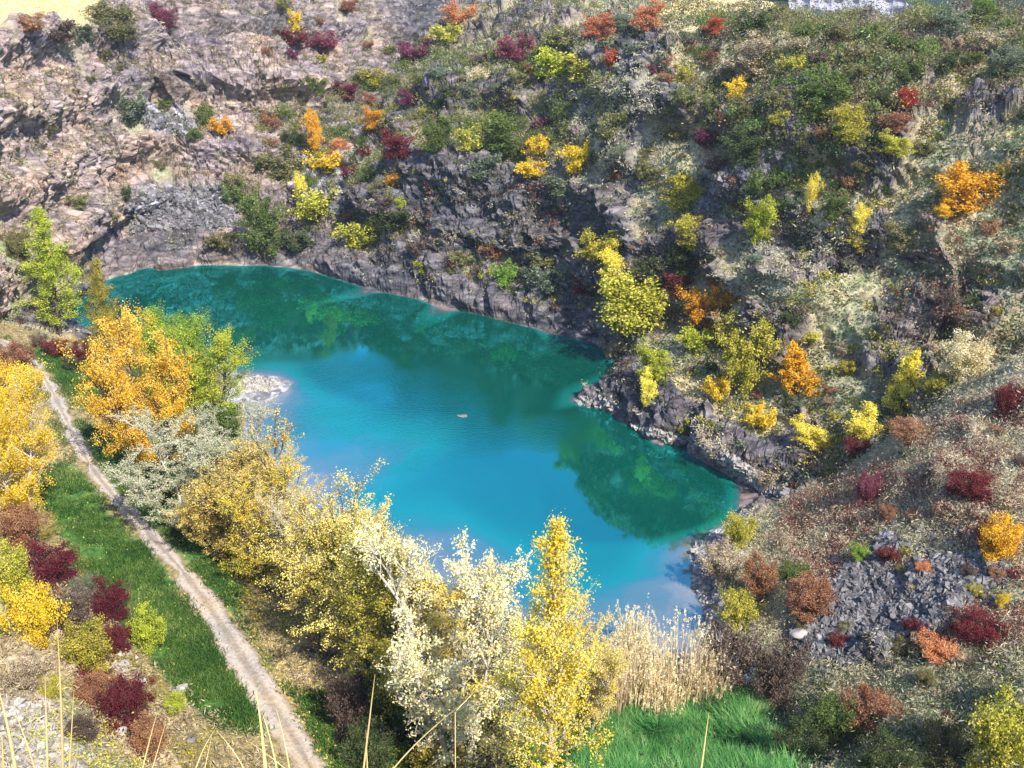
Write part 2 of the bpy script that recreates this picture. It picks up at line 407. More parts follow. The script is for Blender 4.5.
# ------------------------------------------------------------------ relief
RK = np.maximum(rock, scree * .3)
def relief(P, rk):
    ZC = P[..., 2]
    x, y, z = P[..., 0], P[..., 1], P[..., 2]
    # bedding dips to the right; blocks are longer along it
    u = x * .8 - z * .6; v = x * .6 + z * .8
    d = rk * 0 + rk * 1.3 * ridged(u / 34, y / 14, v / 7.5, 3, 40)
    d = d + rk * 2.0 * ridged(u / 16, y / 9, v / 8, 3, 41) + rk * 1.1 * ridged(x / 6, y / 6, z / 22, 2, 47) + (ZC < 10) * rk * .7 * ridged(x / 1.5, y / 1.5, z / 6, 2, 48)
    d = d + rk * .55 * ridged(u / 3.2, y / 2.6, v / 1.6, 3, 43)
    return d
D = relief(PG, RK)
sel = (RK > .08) & (YG > 40)
x, y, z = XG[sel], YG[sel], ZG[sel]
wx = fbm(x / 2.5, y / 2.5, z / 2.5, 2, 51) * .5
u = x * .8 - z * .6; v = x * .6 + z * .8
f1, f2, c1 = voronoi(u / 2.6 + wx, y / 1.8, v / 1.25 + wx, 61)
g1, g2, c2 = voronoi(u / .95 + wx, y / .8, v / .55, 71)
blk = (c1 - .5) * .75 - .5 * smooth(.22, 0, f2 - f1) + (c2 - .5) * .5 - .2 * smooth(.25, 0, g2 - g1)
D[sel] += blk * RK[sel]
D += (1 - RK) * (.75 * fbm(XG / 7, YG / 7, ZG / 7, 3, 81) + .34 * ridged(XG / 1.7, YG / 1.7, ZG / 1.7, 3, 83)) + scree * .35 * n_fine
flat = np.clip(left_bank * 1.0, 0, 1); flat = blur2(flat, 2)
D *= np.where(left_bank, .12, 1.0)
D *= np.where(spur, .7, 1.0)
D += (zone == 1) * 1.5 * ridged((XG * .86 - YG * .5) / 12.0, (XG * .5 + YG * .86) / 55.0, ZG * 0, 2, 86) * smooth(5, 9, ZG)
D *= np.where((slope0 < .13) & (ZG > 1.8) & (ZG < 7) & (YG > 75), .4, 1.0)
D *= np.where(YG > 50, .5 + .5 * smooth(3.0, 7, ZG), 1.0)
D *= smooth(-.2, 1.6, ZG) * .75 + .25
D = np.where(ZG < .3, np.clip(D, -.1, .12), D)
D = np.where(front, 0.25 * n_mid * (YG > 6), D)
PG2 = PG + N0 * D[..., None]
# ledges: the face steps back and forth with height
ph = 2 * math.pi * (ZG + 1.6 * n_big + .10 * XG) / np.where(farcliff, 8.0, 7.0)
amp = np.where(farcliff, 1.15, np.where(zone == 1, .75, 0.0)) * smooth(5, 8, ZG) * smooth(37, 32, ZG) * smooth(.05, .15, slope0) * (YG < 215)
amp = blur2(amp, 3)
hx, hy = N0[..., 0], N0[..., 1]; hl = np.hypot(hx, hy) + 1e-6
PG2[..., 0] += hx / hl * amp * np.sin(ph); PG2[..., 1] += hy / hl * amp * np.sin(ph)
BENCH = np.clip(-np.cos(ph), 0, 1) * (amp > .2)
PG2[..., 2] = np.where((ZG > .6) & (PG2[..., 2] < .25), .25, PG2[..., 2])
nc, nr = XG.shape
idx = np.arange(nc * nr).reshape(nc, nr)
quads = np.stack([idx[:-1, :-1], idx[1:, :-1], idx[1:, 1:], idx[:-1, 1:]], -1).reshape(-1, 4)
VT = PG2.reshape(-1, 3)
qzone = zone[:-1, :-1].reshape(-1)
ATTR = dict(rock=rock, dark=dark, scree=scree, dry=dry, green=green, red=red, litter=litter, pale=pale)

# ------------------------------------------------------------------ materials
def new_mat(name):
    m = bpy.data.materials.new(name); m.use_nodes = True
    nt = m.node_tree; nt.nodes.clear()
    return m, nt, nt.nodes, nt.links
def ramp(N, stops, interp='LINEAR'):
    r = N.new('ShaderNodeValToRGB'); r.color_ramp.interpolation = interp
    e = r.color_ramp.elements
    while len(e) < len(stops): e.new(.5)
    for i, (p, c) in enumerate(stops): e[i].position = p; e[i].color = (*c, 1)
    return r
def noise(N, L, vec, scale, detail=4, rough=.55, dim='3D'):
    n = N.new('ShaderNodeTexNoise'); n.inputs['Scale'].default_value = scale; n.inputs['Detail'].default_value = detail; n.inputs['Roughness'].default_value = rough
    if vec is not None: L.new(vec, n.inputs['Vector'])
    return n
def mixc(N, L, fac, a, b, mode='MIX'):
    m = N.new('ShaderNodeMix'); m.data_type = 'RGBA'; m.blend_type = mode
    if isinstance(fac, float): m.inputs[0].default_value = fac
    else: L.new(fac, m.inputs[0])
    for s, v in ((6, a), (7, b)):
        if isinstance(v, tuple): m.inputs[s].default_value = (*v, 1)
        else: L.new(v, m.inputs[s])
    return m.outputs[2]

def terrain_material():
    m, nt, N, L = new_mat('quarry_ground')
    out = N.new('ShaderNodeOutputMaterial'); bs = N.new('ShaderNodeBsdfPrincipled')
    bs.inputs['Roughness'].default_value = .92; bs.inputs['Specular IOR Level'].default_value = .15
    L.new(bs.outputs[0], out.inputs[0])
    geo = N.new('ShaderNodeNewGeometry'); pos = geo.outputs['Position']
    A = {}
    for k in ATTR:
        a = N.new('ShaderNodeAttribute'); a.attribute_name = k; A[k] = a.outputs['Fac']
    mp = N.new('ShaderNodeMapping'); mp.inputs['Rotation'].default_value = (0, R(-35), 0); mp.inputs['Scale'].default_value = (.35, .6, 1.25)
    L.new(pos, mp.inputs['Vector'])
    nb = noise(N, L, mp.outputs[0], 1.1, 8, .68)
    nf = noise(N, L, pos, 2.6, 6, .7)
    nl = noise(N, L, pos, .11, 4, .6)
    nm = noise(N, L, pos, .55, 6, .65)
    warm = ramp(N, [(.30, (.048, .042, .045)), (.42, (.145, .123, .118)), (.54, (.27, .232, .212)), (.70, (.43, .38, .345))]); L.new(nb.outputs[0], warm.inputs[0])
    tint = ramp(N, [(.38, (.80, .76, .92)), (.5, (1, .95, .93)), (.60, (1.04, .90, .78))]); L.new(nl.outputs[0], tint.inputs[0])
    warmc = mixc(N, L, .8, warm.outputs[0], tint.outputs[0], 'MULTIPLY')
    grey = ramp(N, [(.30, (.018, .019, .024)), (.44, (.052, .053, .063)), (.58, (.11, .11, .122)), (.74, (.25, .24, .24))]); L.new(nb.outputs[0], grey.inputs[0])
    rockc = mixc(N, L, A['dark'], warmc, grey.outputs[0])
    ms = N.new('ShaderNodeMapping'); ms.inputs['Rotation'].default_value = (0, R(-37), 0); ms.inputs['Scale'].default_value = (.035, .06, .30); L.new(pos, ms.inputs['Vector'])
    ns = noise(N, L, ms.outputs[0], 1.0, 5, .65)
    st = ramp(N, [(.34, (.50, .47, .50)), (.44, (.86, .82, .86)), (.52, (1.08, 1.0, .95)), (.60, (1.08, .95, .84)), (.70, (.66, .63, .67))]); L.new(ns.outputs[0], st.inputs[0])
    rockc = mixc(N, L, .85, rockc, st.outputs[0], 'MULTIPLY')
    mc = N.new('ShaderNodeMapping'); mc.inputs['Rotation'].default_value = (0, R(-35), 0); mc.inputs['Scale'].default_value = (.32, .5, .75); L.new(pos, mc.inputs['Vector'])
    wv = noise(N, L, pos, .6, 3, .6); wa = N.new('ShaderNodeMix'); wa.data_type = 'VECTOR'; wa.inputs[0].default_value = .35; L.new(mc.outputs[0], wa.inputs[4]); L.new(wv.outputs['Color'], wa.inputs[5])
    cr = N.new('ShaderNodeTexVoronoi'); cr.feature = 'DISTANCE_TO_EDGE'; cr.inputs['Scale'].default_value = 1.5; L.new(wa.outputs[1], cr.inputs['Vector'])
    crr = ramp(N, [(0, (.25, .23, .22)), (.045, (.75, .73, .72)), (.11, (1, 1, 1))]); L.new(cr.outputs['Distance'], crr.inputs[0])
    rockc = mixc(N, L, .75, rockc, crr.outputs[0], 'MULTIPLY')
    veg = ramp(N, [(.30, (.085, .085, .055)), (.44, (.17, .165, .105)), (.56, (.27, .25, .17)), (.70, (.40, .36, .26))]); L.new(nf.outputs[0], veg.inputs[0])
    vt = ramp(N, [(.36, (.75, .95, .62)), (.5, (1, 1, .95)), (.64, (1.05, .85, .78))]); L.new(nm.outputs[0], vt.inputs[0])
    vegc = mixc(N, L, .9, veg.outputs[0], vt.outputs[0], 'MULTIPLY')
    dryc = ramp(N, [(.30, (.20, .15, .075)), (.5, (.40, .31, .165)), (.68, (.56, .45, .26))]); L.new(nf.outputs[0], dryc.inputs[0])
    redc = ramp(N, [(.32, (.17, .075, .065)), (.5, (.34, .18, .145)), (.68, (.48, .32, .24))]); L.new(nf.outputs[0], redc.inputs[0])
    palec = ramp(N, [(.30, (.16, .155, .12)), (.5, (.34, .325, .25)), (.70, (.52, .49, .40))]); L.new(nf.outputs[0], palec.inputs[0])
    grec = ramp(N, [(.28, (.014, .038, .010)), (.46, (.035, .095, .018)), (.60, (.075, .145, .03)), (.74, (.19, .22, .07))]); L.new(nf.outputs[0], grec.inputs[0])
    gv = ramp(N, [(.38, (.55, .8, .6)), (.5, (1, 1, 1)), (.66, (1.5, 1.2, 1.0))]); L.new(nm.outputs[0], gv.inputs[0])
    grecc = mixc(N, L, .8, grec.outputs[0], gv.outputs[0], 'MULTIPLY')
    litc = ramp(N, [(.30, (.055, .05, .025)), (.46, (.16, .13, .06)), (.60, (.29, .22, .11)), (.74, (.45, .36, .20))]); L.new(nf.outputs[0], litc.inputs[0])
    vo = N.new('ShaderNodeTexVoronoi'); vo.inputs['Scale'].default_value = 1.7; L.new(pos, vo.inputs['Vector'])
    vs = N.new('ShaderNodeSeparateColor'); L.new(vo.outputs['Color'], vs.inputs[0])
    scr = ramp(N, [(.0, (.10, .098, .112)), (.5, (.20, .195, .215)), (1, (.36, .345, .37))]); L.new(vs.outputs[0], scr.inputs[0])
    c = mixc(N, L, A['dry'], vegc, dryc.outputs[0])
    c = mixc(N, L, A['pale'], c, palec.outputs[0])
    c = mixc(N, L, A['red'], c, redc.outputs[0])
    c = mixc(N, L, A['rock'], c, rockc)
    c = mixc(N, L, A['scree'], c, scr.outputs[0])
    c = mixc(N, L, A['litter'], c, litc.outputs[0])
    c = mixc(N, L, A['green'], c, grecc)
    L.new(c, bs.inputs['Base Color'])
    bp = N.new('ShaderNodeBump'); bp.inputs['Strength'].default_value = .55; bp.inputs['Distance'].default_value = .25
    L.new(nb.outputs[0], bp.inputs['Height']); 
    bp2 = N.new('ShaderNodeBump'); bp2.inputs['Strength'].default_value = .35; bp2.inputs['Distance'].default_value = .12
    L.new(nf.outputs[0], bp2.inputs['Height']); L.new(bp.outputs[0], bp2.inputs['Normal'])
    L.new(bp2.outputs[0], bs.inputs['Normal'])
    return m
M_GROUND = terrain_material()

ZN = [('cliff', 'tall pale grey and tan rock wall closing the far side of the quarry lake', 'cliff'),
      ('hill', 'steep grey and olive hillside with rock bands above the lake', 'hill'),
      ('slope', 'dry grassy spur with red ground plants at the right of the lake', 'slope'),
      ('meadow', 'flat green and leaf strewn lake bank crossed by the gravel path', 'meadow'),
      ('bank', 'dry stony slope dropping from the viewpoint to the green meadow', 'slope')]
for zi, (nm_, lb, ct) in enumerate(ZN):
    q = quads[qzone == zi]
    used, inv = np.unique(q.ravel(), return_inverse=True)
    me = mesh_from(nm_, VT[used], inv.reshape(-1, 4), [M_GROUND])
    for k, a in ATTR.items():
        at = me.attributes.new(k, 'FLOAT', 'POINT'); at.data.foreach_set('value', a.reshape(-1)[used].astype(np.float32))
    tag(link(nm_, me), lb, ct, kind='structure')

# coarse copy of the terrain for dropping things on it
st_c, st_r = 3, 2
ci = np.arange(0, nc, st_c); ri = np.arange(0, nr, st_r)
sub = PG2[np.ix_(ci, ri)]
ii = np.arange(len(ci) * len(ri)).reshape(len(ci), len(ri))
sq = np.stack([ii[:-1, :-1], ii[1:, :-1], ii[1:, 1:], ii[:-1, 1:]], -1).reshape(-1, 4)
BVH = BVHTree.FromPolygons([tuple(p) for p in sub.reshape(-1, 3)], [tuple(q) for q in sq])
def ground(x, y):
    h = BVH.ray_cast(Vector((x, y, 120)), Vector((0, 0, -1)))
    return h[0].z if h[0] else float(hsample(x, y))
def spot(px, py):
    a, dy, dz = ray(px, py)
    h = BVH.ray_cast(Vector((0, 0, HC)), Vector((a, dy, dz)).normalized())
    if h[0] is None: return None
    return h[0]

# ------------------------------------------------------------------ lake
def water_material():
    m, nt, N, L = new_mat('lake_water')
    out = N.new('ShaderNodeOutputMaterial')
    geo = N.new('ShaderNodeNewGeometry'); pos = geo.outputs['Position']
    at = N.new('ShaderNodeAttribute'); at.attribute_name = 'depth'
    dn = noise(N, L, pos, .30, 7, .66)
    add = N.new('ShaderNodeMath'); add.operation = 'MULTIPLY_ADD'; L.new(dn.outputs[0], add.inputs[0]); add.inputs[1].default_value = 1.6
    sub_ = N.new('ShaderNodeMath'); sub_.operation = 'SUBTRACT'; L.new(at.outputs['Fac'], sub_.inputs[0]); sub_.inputs[1].default_value = .8
    L.new(sub_.outputs[0], add.inputs[2])
    mr = N.new('ShaderNodeMapRange'); mr.inputs['From Min'].default_value = -.1; mr.inputs['From Max'].default_value = 5.0; L.new(add.outputs[0], mr.inputs[0])
    body = ramp(N, [(0, (.24, .19, .16)), (.12, (.085, .105, .11)), (.28, (.02, .11, .11)), (.42, (.004, .135, .108)), (1, (.0008, .058, .042))]); L.new(mr.outputs[0], body.inputs[0])
    df = N.new('ShaderNodeBsdfDiffuse'); L.new(body.outputs[0], df.inputs['Color'])
    gl = N.new('ShaderNodeBsdfGlossy'); gl.inputs['Color'].default_value = (.085, .70, .84, 1); gl.inputs['Roughness'].default_value = .012
    lw = N.new('ShaderNodeFresnel'); lw.inputs['IOR'].default_value = 1.9
    mx = N.new('ShaderNodeMixShader'); 
    fm = N.new('ShaderNodeMath'); fm.operation = 'MULTIPLY_ADD'; L.new(lw.outputs[0], fm.inputs[0]); fm.inputs[1].default_value = 1.0; fm.inputs[2].default_value = .21; fm.use_clamp = True
    L.new(fm.outputs[0], mx.inputs[0]); L.new(df.outputs[0], mx.inputs[1]); L.new(gl.outputs[0], mx.inputs[2])
    L.new(mx.outputs[0], out.inputs[0])
    # wind ripples in drifting patches
    mp = N.new('ShaderNodeMapping'); mp.inputs['Scale'].default_value = (1.0, 1.7, 1); L.new(pos, mp.inputs['Vector'])
    r1 = noise(N, L, mp.outputs[0], 2.6, 3, .6)
    pm = noise(N, L, pos, .035, 2, .5)
    pr = N.new('ShaderNodeAttribute'); pr.attribute_name = 'ripple'
    bp = N.new('ShaderNodeBump'); bp.inputs['Distance'].default_value = .06
    ps = N.new('ShaderNodeMath'); ps.operation = 'MULTIPLY'; L.new(pr.outputs['Fac'], ps.inputs[0]); ps.inputs[1].default_value = .8
    L.new(ps.outputs[0], bp.inputs['Strength']); L.new(r1.outputs[0], bp.inputs['Height'])
    L.new(bp.outputs[0], gl.inputs['Normal']); L.new(bp.outputs[0], lw.inputs['Normal'])
    return m
M_WATER = water_material()
gx = np.arange(-78, 46, .6); gy = np.arange(44, 152, .6)
GX, GY = np.meshgrid(gx, gy, indexing='ij')
wi = np.arange(GX.size).reshape(GX.shape)
hw = hsample(GX, GY)
wq = np.stack([wi[:-1, :-1], wi[1:, :-1], wi[1:, 1:], wi[:-1, 1:]], -1).reshape(-1, 4)
lo = blur2((hw < 2.2).astype(float), 2.0) > .02
keep = (lo[:-1, :-1] | lo[1:, 1:]).reshape(-1)
wme = mesh_from('lake', np.stack([GX, GY, GX * 0], -1).reshape(-1, 3), wq[keep], [M_WATER], smooth_shade=True)
wq_, wr_, _d = project(GX, GY, GX * 0)
DEP = np.clip(-hw, 0, 9); DEP = np.clip(DEP * (1 + 4 * np.maximum(smooth(84, 108, GY), smooth(540, 600, wq_) * smooth(545, 515, wr_))), 0, 9)
at = wme.attributes.new('depth', 'FLOAT', 'POINT'); at.data.foreach_set('value', DEP.reshape(-1).astype(np.float32))
wpx, wpy, wpd = project(GX, GY, GX * 0)
wj = fbm(GX / 6, GY / 6, GX * 0, 4, 95)
rp = blur2(in_poly(wpx + wj * 30, wpy + wj * 16, [(225, 395), (290, 362), (400, 368), (500, 380), (592, 405), (595, 432), (480, 452), (400, 500), (290, 470)]).astype(float), 3)
rp = np.clip(rp * (.6 + .5 * wj) + .012, .008, 1)
at = wme.attributes.new('ripple', 'FLOAT', 'POINT'); at.data.foreach_set('value', rp.reshape(-1).astype(np.float32))
tag(link('lake', wme), 'turquoise quarry lake with green reflections of the hillside', 'lake', kind='structure')

# ------------------------------------------------------------------ path
def path_material():
    m, nt, N, L = new_mat('path_gravel')
    out = N.new('ShaderNodeOutputMaterial'); bs = N.new('ShaderNodeBsdfPrincipled'); bs.inputs['Roughness'].default_value = .95; bs.inputs['Specular IOR Level'].default_value = .1
    L.new(bs.outputs[0], out.inputs[0])
    geo = N.new('ShaderNodeNewGeometry'); pos = geo.outputs['Position']
    n1 = noise(N, L, pos, 5, 6, .75); n2 = noise(N, L, pos, .35, 4, .6)
    a = ramp(N, [(.3, (.20, .185, .175)), (.5, (.32, .295, .275)), (.7, (.45, .42, .385))]); L.new(n1.outputs[0], a.inputs[0])
    b = ramp(N, [(.38, (.84, .80, .80)), (.52, (1.05, .97, .88)), (.66, (1.1, .92, .74))]); L.new(n2.outputs[0], b.inputs[0])
    ac = N.new('ShaderNodeAttribute'); ac.attribute_name = 'across'
    wob = N.new('ShaderNodeMath'); wob.operation = 'MULTIPLY_ADD'; L.new(n2.outputs[0], wob.inputs[0]); wob.inputs[1].default_value = .30; L.new(ac.outputs['Fac'], wob.inputs[2])
    rut = ramp(N, [(.0, (.70, .66, .56)), (.24, (.62, .58, .48)), (.48, (1.05, 1.02, .98)), (.74, (1.08, 1.05, 1.0)), (.98, (.66, .62, .50))]); L.new(wob.outputs[0], rut.inputs[0])
    cc = mixc(N, L, .9, a.outputs[0], b.outputs[0], 'MULTIPLY')
    L.new(mixc(N, L, .75, cc, rut.outputs[0], 'MULTIPLY'), bs.inputs['Base Color'])
    bp = N.new('ShaderNodeBump'); bp.inputs['Strength'].default_value = .5; bp.inputs['Distance'].default_value = .06; L.new(n1.outputs[0], bp.inputs['Height']); L.new(bp.outputs[0], bs.inputs['Normal'])
    return m
M_PATH = path_material()
def make_path():
    c = np.array([at_z(p[0], p[1], p[2])[:2] for p in PATHPX])
    # smooth centre line
    t = np.concatenate([[0], np.cumsum(np.linalg.norm(np.diff(c, axis=0), axis=1))])
    ts = np.arange(0, t[-1], .35)
    cx, cy = np.interp(ts, t, c[:, 0]), np.interp(ts, t, c[:, 1])
    k = np.exp(-.5 * (np.arange(-14, 15) / 6) ** 2); k /= k.sum()
    cx = np.convolve(np.pad(cx, 14, mode='edge'), k, 'valid'); cy = np.convolve(np.pad(cy, 14, mode='edge'), k, 'valid')
    tx, ty = np.gradient(cx), np.gradient(cy); l = np.hypot(tx, ty); nx, ny = -ty / l, tx / l
    z0 = ts * 0
    V = []
    for kx in np.linspace(-1, 1, 11):
        wL = .56 + .36 * smooth(66, 46, cy) + .22 * fbm(ts / 3.1, z0 + kx * .2, z0, 3, 91) + .25 * fbm(ts / .9, z0, z0 + 3, 2, 92) + .12 * np.sin(ts / 9)
        V.append(np.stack([cx + nx * wL * kx, cy + ny * wL * kx], -1))
    V = np.stack(V, 1)
    Z = np.array([[ground(p[0], p[1]) for p in row] for row in V]) + .05
    Z[:, 0] -= .045; Z[:, -1] -= .045
    n, m = Z.shape
    i = np.arange(n * m).reshape(n, m)
    q = np.stack([i[:-1, :-1], i[1:, :-1], i[1:, 1:], i[:-1, 1:]], -1).reshape(-1, 4)
    me = mesh_from('path', np.concatenate([V, Z[..., None]], -1).reshape(-1, 3), q, [M_PATH], smooth_shade=True)
    at_ = me.attributes.new('across', 'FLOAT', 'POINT'); at_.data.foreach_set('value', np.tile(np.abs(np.linspace(-1, 1, 11)) * .9, n).astype(np.float32))
    tag(link('path', me), 'pale gravel path curving along the left bank of the lake', 'path', kind='structure')
    return np.stack([cx, cy], -1)
PATH_C = make_path()
# ------------------------------------------------------------------ foliage and bark
def leaf_mat(name, cols, transl=.42, patch=.9):
    m, nt, N, L = new_mat(name)
    out = N.new('ShaderNodeOutputMaterial'); geo = N.new('ShaderNodeNewGeometry'); oi = N.new('ShaderNodeObjectInfo'); tc = N.new('ShaderNodeTexCoord')
    no = noise(N, L, tc.outputs['Object'], patch, 3, .6)
    ad = N.new('ShaderNodeMath'); ad.operation = 'MULTIPLY_ADD'; L.new(no.outputs[0], ad.inputs[0]); ad.inputs[1].default_value = 1.5; 
    s2 = N.new('ShaderNodeMath'); s2.operation = 'MULTIPLY_ADD'; L.new(geo.outputs['Random Per Island'], s2.inputs[0]); s2.inputs[1].default_value = .62; s2.inputs[2].default_value = -.56
    L.new(s2.outputs[0], ad.inputs[2])
    n = len(cols)
    rp = ramp(N, [(i / (n - 1), c) for i, c in enumerate(cols)]); L.new(ad.outputs[0], rp.inputs[0])
    hs = N.new('ShaderNodeHueSaturation')
    hv = N.new('ShaderNodeMapRange'); hv.inputs['To Min'].default_value = .82; hv.inputs['To Max'].default_value = 1.16; L.new(oi.outputs['Random'], hv.inputs[0]); L.new(hv.outputs[0], hs.inputs['Value'])
    hh = N.new('ShaderNodeMapRange'); hh.inputs['To Min'].default_value = .488; hh.inputs['To Max'].default_value = .512; L.new(oi.outputs['Random'], hh.inputs[0]); L.new(hh.outputs[0], hs.inputs['Hue'])
    L.new(rp.outputs[0], hs.inputs['Color'])
    d = N.new('ShaderNodeBsdfDiffuse'); t = N.new('ShaderNodeBsdfTranslucent'); L.new(hs.outputs[0], d.inputs[0]); L.new(hs.outputs[0], t.inputs[0])
    mx = N.new('ShaderNodeMixShader'); mx.inputs[0].default_value = transl; L.new(d.outputs[0], mx.inputs[1]); L.new(t.outputs[0], mx.inputs[2]); L.new(mx.outputs[0], out.inputs[0])
    return m
LEAF = dict(
    gold=leaf_mat('leaves_gold', [(.42, .26, .02), (.70, .47, .02), (.82, .61, .04), (.86, .72, .17)]),
    yellow=leaf_mat('leaves_yellow', [(.50, .36, .02), (.74, .57, .03), (.84, .70, .07), (.88, .80, .25), (.50, .52, .06)]),
    amber=leaf_mat('leaves_amber', [(.46, .24, .02), (.72, .41, .03), (.84, .56, .07), (.88, .70, .22)]),
    orange=leaf_mat('leaves_orange', [(.38, .17, .02), (.66, .32, .02), (.80, .44, .03), (.84, .58, .12)]),
    salmon=leaf_mat('leaves_salmon', [(.34, .11, .05), (.58, .20, .09), (.70, .32, .14), (.62, .40, .18)]),
    scarlet=leaf_mat('leaves_scarlet', [(.24, .04, .025), (.44, .075, .04), (.56, .14, .07)]),
    crimson=leaf_mat('leaves_crimson', [(.06, .014, .018), (.13, .020, .028), (.20, .034, .040), (.17, .06, .045)]),
    purple=leaf_mat('leaves_purple', [(.10, .02, .045), (.20, .045, .085), (.28, .09, .12)]),
    rust=leaf_mat('leaves_rust', [(.12, .05, .03), (.26, .11, .06), (.40, .19, .10), (.36, .24, .13)]),
    lime=leaf_mat('leaves_lime', [(.12, .16, .02), (.30, .36, .03), (.52, .54, .06), (.68, .62, .10)]),
    yellowgreen=leaf_mat('leaves_yellow_green', [(.13, .15, .025), (.32, .31, .035), (.54, .46, .07), (.70, .58, .14)]),
    green=leaf_mat('leaves_green', [(.035, .060, .018), (.085, .130, .032), (.155, .205, .05), (.26, .29, .09)]),
    brightgreen=leaf_mat('leaves_bright_green', [(.06, .15, .02), (.14, .30, .04), (.30, .47, .07), (.52, .60, .12)]),
    darkgreen=leaf_mat('leaves_dark_green', [(.022, .036, .016), (.05, .075, .028), (.09, .115, .042), (.14, .155, .065)]),
    olive=leaf_mat('leaves_olive', [(.065, .068, .028), (.145, .142, .055), (.25, .23, .09), (.36, .31, .15)]),
    greygreen=leaf_mat('leaves_grey_green', [(.06, .085, .05), (.12, .155, .09), (.20, .235, .15), (.30, .32, .22)]),
    beige=leaf_mat('leaves_beige', [(.18, .13, .075), (.36, .27, .16), (.52, .42, .27), (.64, .55, .40)]),
    dullpink=leaf_mat('leaves_dull_pink', [(.22, .09, .08), (.38, .20, .165), (.52, .33, .26), (.56, .44, .34)]),
    palegrass=leaf_mat('leaves_pale_grass', [(.27, .24, .14), (.43, .39, .25), (.58, .53, .36), (.68, .63, .46)]),
    cream=leaf_mat('leaves_cream', [(.42, .31, .10), (.64, .52, .22), (.78, .69, .42), (.86, .82, .66)]),
    paleyellow=leaf_mat('leaves_pale_yellow', [(.32, .28, .07), (.58, .44, .09), (.74, .58, .12), (.82, .66, .20), (.88, .80, .45)]),
    silver=leaf_mat('leaves_silver', [(.17, .20, .10), (.33, .34, .19), (.50, .49, .31), (.68, .65, .50)]),
    brown=leaf_mat('leaves_brown', [(.055, .035, .03), (.11, .075, .06), (.18, .13, .10), (.26, .20, .15)]),
    reed=leaf_mat('reed_straw', [(.34, .25, .13), (.58, .45, .25), (.74, .61, .39), (.84, .75, .56)], .3),
    straw=leaf_mat('dry_straw', [(.52, .38, .14), (.70, .54, .24), (.80, .66, .36)], .3),
    reedgreen=leaf_mat('reed_green', [(.020, .070, .022), (.05, .15, .04), (.11, .26, .07), (.28, .38, .14)], .3, .5),
    grass=leaf_mat('meadow_grass', [(.012, .036, .010), (.030, .082, .016), (.072, .135, .028), (.21, .23, .075)], .25, .25),
)
def bark_mat(name, a, b):
    m, nt, N, L = new_mat(name)
    out = N.new('ShaderNodeOutputMaterial'); bs = N.new('ShaderNodeBsdfPrincipled'); bs.inputs['Roughness'].default_value = .9; bs.inputs['Specular IOR Level'].default_value = .1
    tc = N.new('ShaderNodeTexCoord'); mp = N.new('ShaderNodeMapping'); mp.inputs['Scale'].default_value = (4, 4, .8); L.new(tc.outputs['Object'], mp.inputs[0])
    n = noise(N, L, mp.outputs[0], 2.5, 5, .7); r = ramp(N, [(.35, a), (.65, b)]); L.new(n.outputs[0], r.inputs[0]); L.new(r.outputs[0], bs.inputs['Base Color'])
    bp = N.new('ShaderNodeBump'); bp.inputs['Distance'].default_value = .05; L.new(n.outputs[0], bp.inputs['Height']); L.new(bp.outputs[0], bs.inputs['Normal'])
    L.new(bs.outputs[0], out.inputs[0]); return m
BARK = dict(dark=bark_mat('bark_dark', (.035, .027, .02), (.12, .095, .075)), pale=bark_mat('bark_pale', (.24, .20, .15), (.58, .52, .43)), twig=bark_mat('twig_brown', (.09, .065, .05), (.25, .19, .15)))

# ------------------------------------------------------------------ growing plants
def tubes(paths, sides=5):
    """paths: list of (points (n,3), radii (n,)) -> one mesh worth of tapered tubes"""
    V, Q, off = [], [], 0
    ang = np.arange(sides) * 2 * math.pi / sides
    for P, r in paths:
        P = np.asarray(P); r = np.asarray(r); n = len(P)
        T = np.gradient(P, axis=0); T /= np.linalg.norm(T, axis=1, keepdims=True) + 1e-9
        up = np.where(np.abs(T[:, 2:3]) > .9, np.array([[1., 0, 0]]), np.array([[0, 0, 1.]]))
        A = np.cross(T, up); A /= np.linalg.norm(A, axis=1, keepdims=True) + 1e-9
        B = np.cross(T, A)
        ring = P[:, None] + r[:, None, None] * (np.cos(ang)[None, :, None] * A[:, None] + np.sin(ang)[None, :, None] * B[:, None])
        V.append(ring.reshape(-1, 3))
        i = off + np.arange(n * sides).reshape(n, sides); j = np.roll(i, -1, axis=1)
        Q.append(np.stack([i[:-1], j[:-1], j[1:], i[1:]], -1).reshape(-1, 4)); off += n * sides
    return np.concatenate(V), np.concatenate(Q)

def leaves(C, size, rg, upbias=.25, aspect=1.5):
    """a folded diamond for every centre in C"""
    n = len(C)
    a = rg.normal(size=(n, 3)); a /= np.linalg.norm(a, axis=1, keepdims=True)
    b = rg.normal(size=(n, 3)); b[:, 2] += upbias; b -= (a * b).sum(1, keepdims=True) * a; b /= np.linalg.norm(b, axis=1, keepdims=True) + 1e-9
    s = size * rg.uniform(.6, 1.35, (n, 1))
    V = np.stack([C - a * s * aspect * .5, C + b * s * .5, C + a * s * aspect * .5, C - b * s * .5], 1).reshape(-1, 3)
    return V, np.arange(4 * n).reshape(n, 4)

def curve_branch(p0, d0, L, rg, n=5, lift=.25, wob=.12):
    P = [np.array(p0)]; d = np.array(d0) / np.linalg.norm(d0)
    for i in range(n):
        d = d + np.array([0, 0, lift / n]) + rg.normal(size=3) * wob; d /= np.linalg.norm(d)
        P.append(P[-1] + d * L / n)
    return np.array(P)

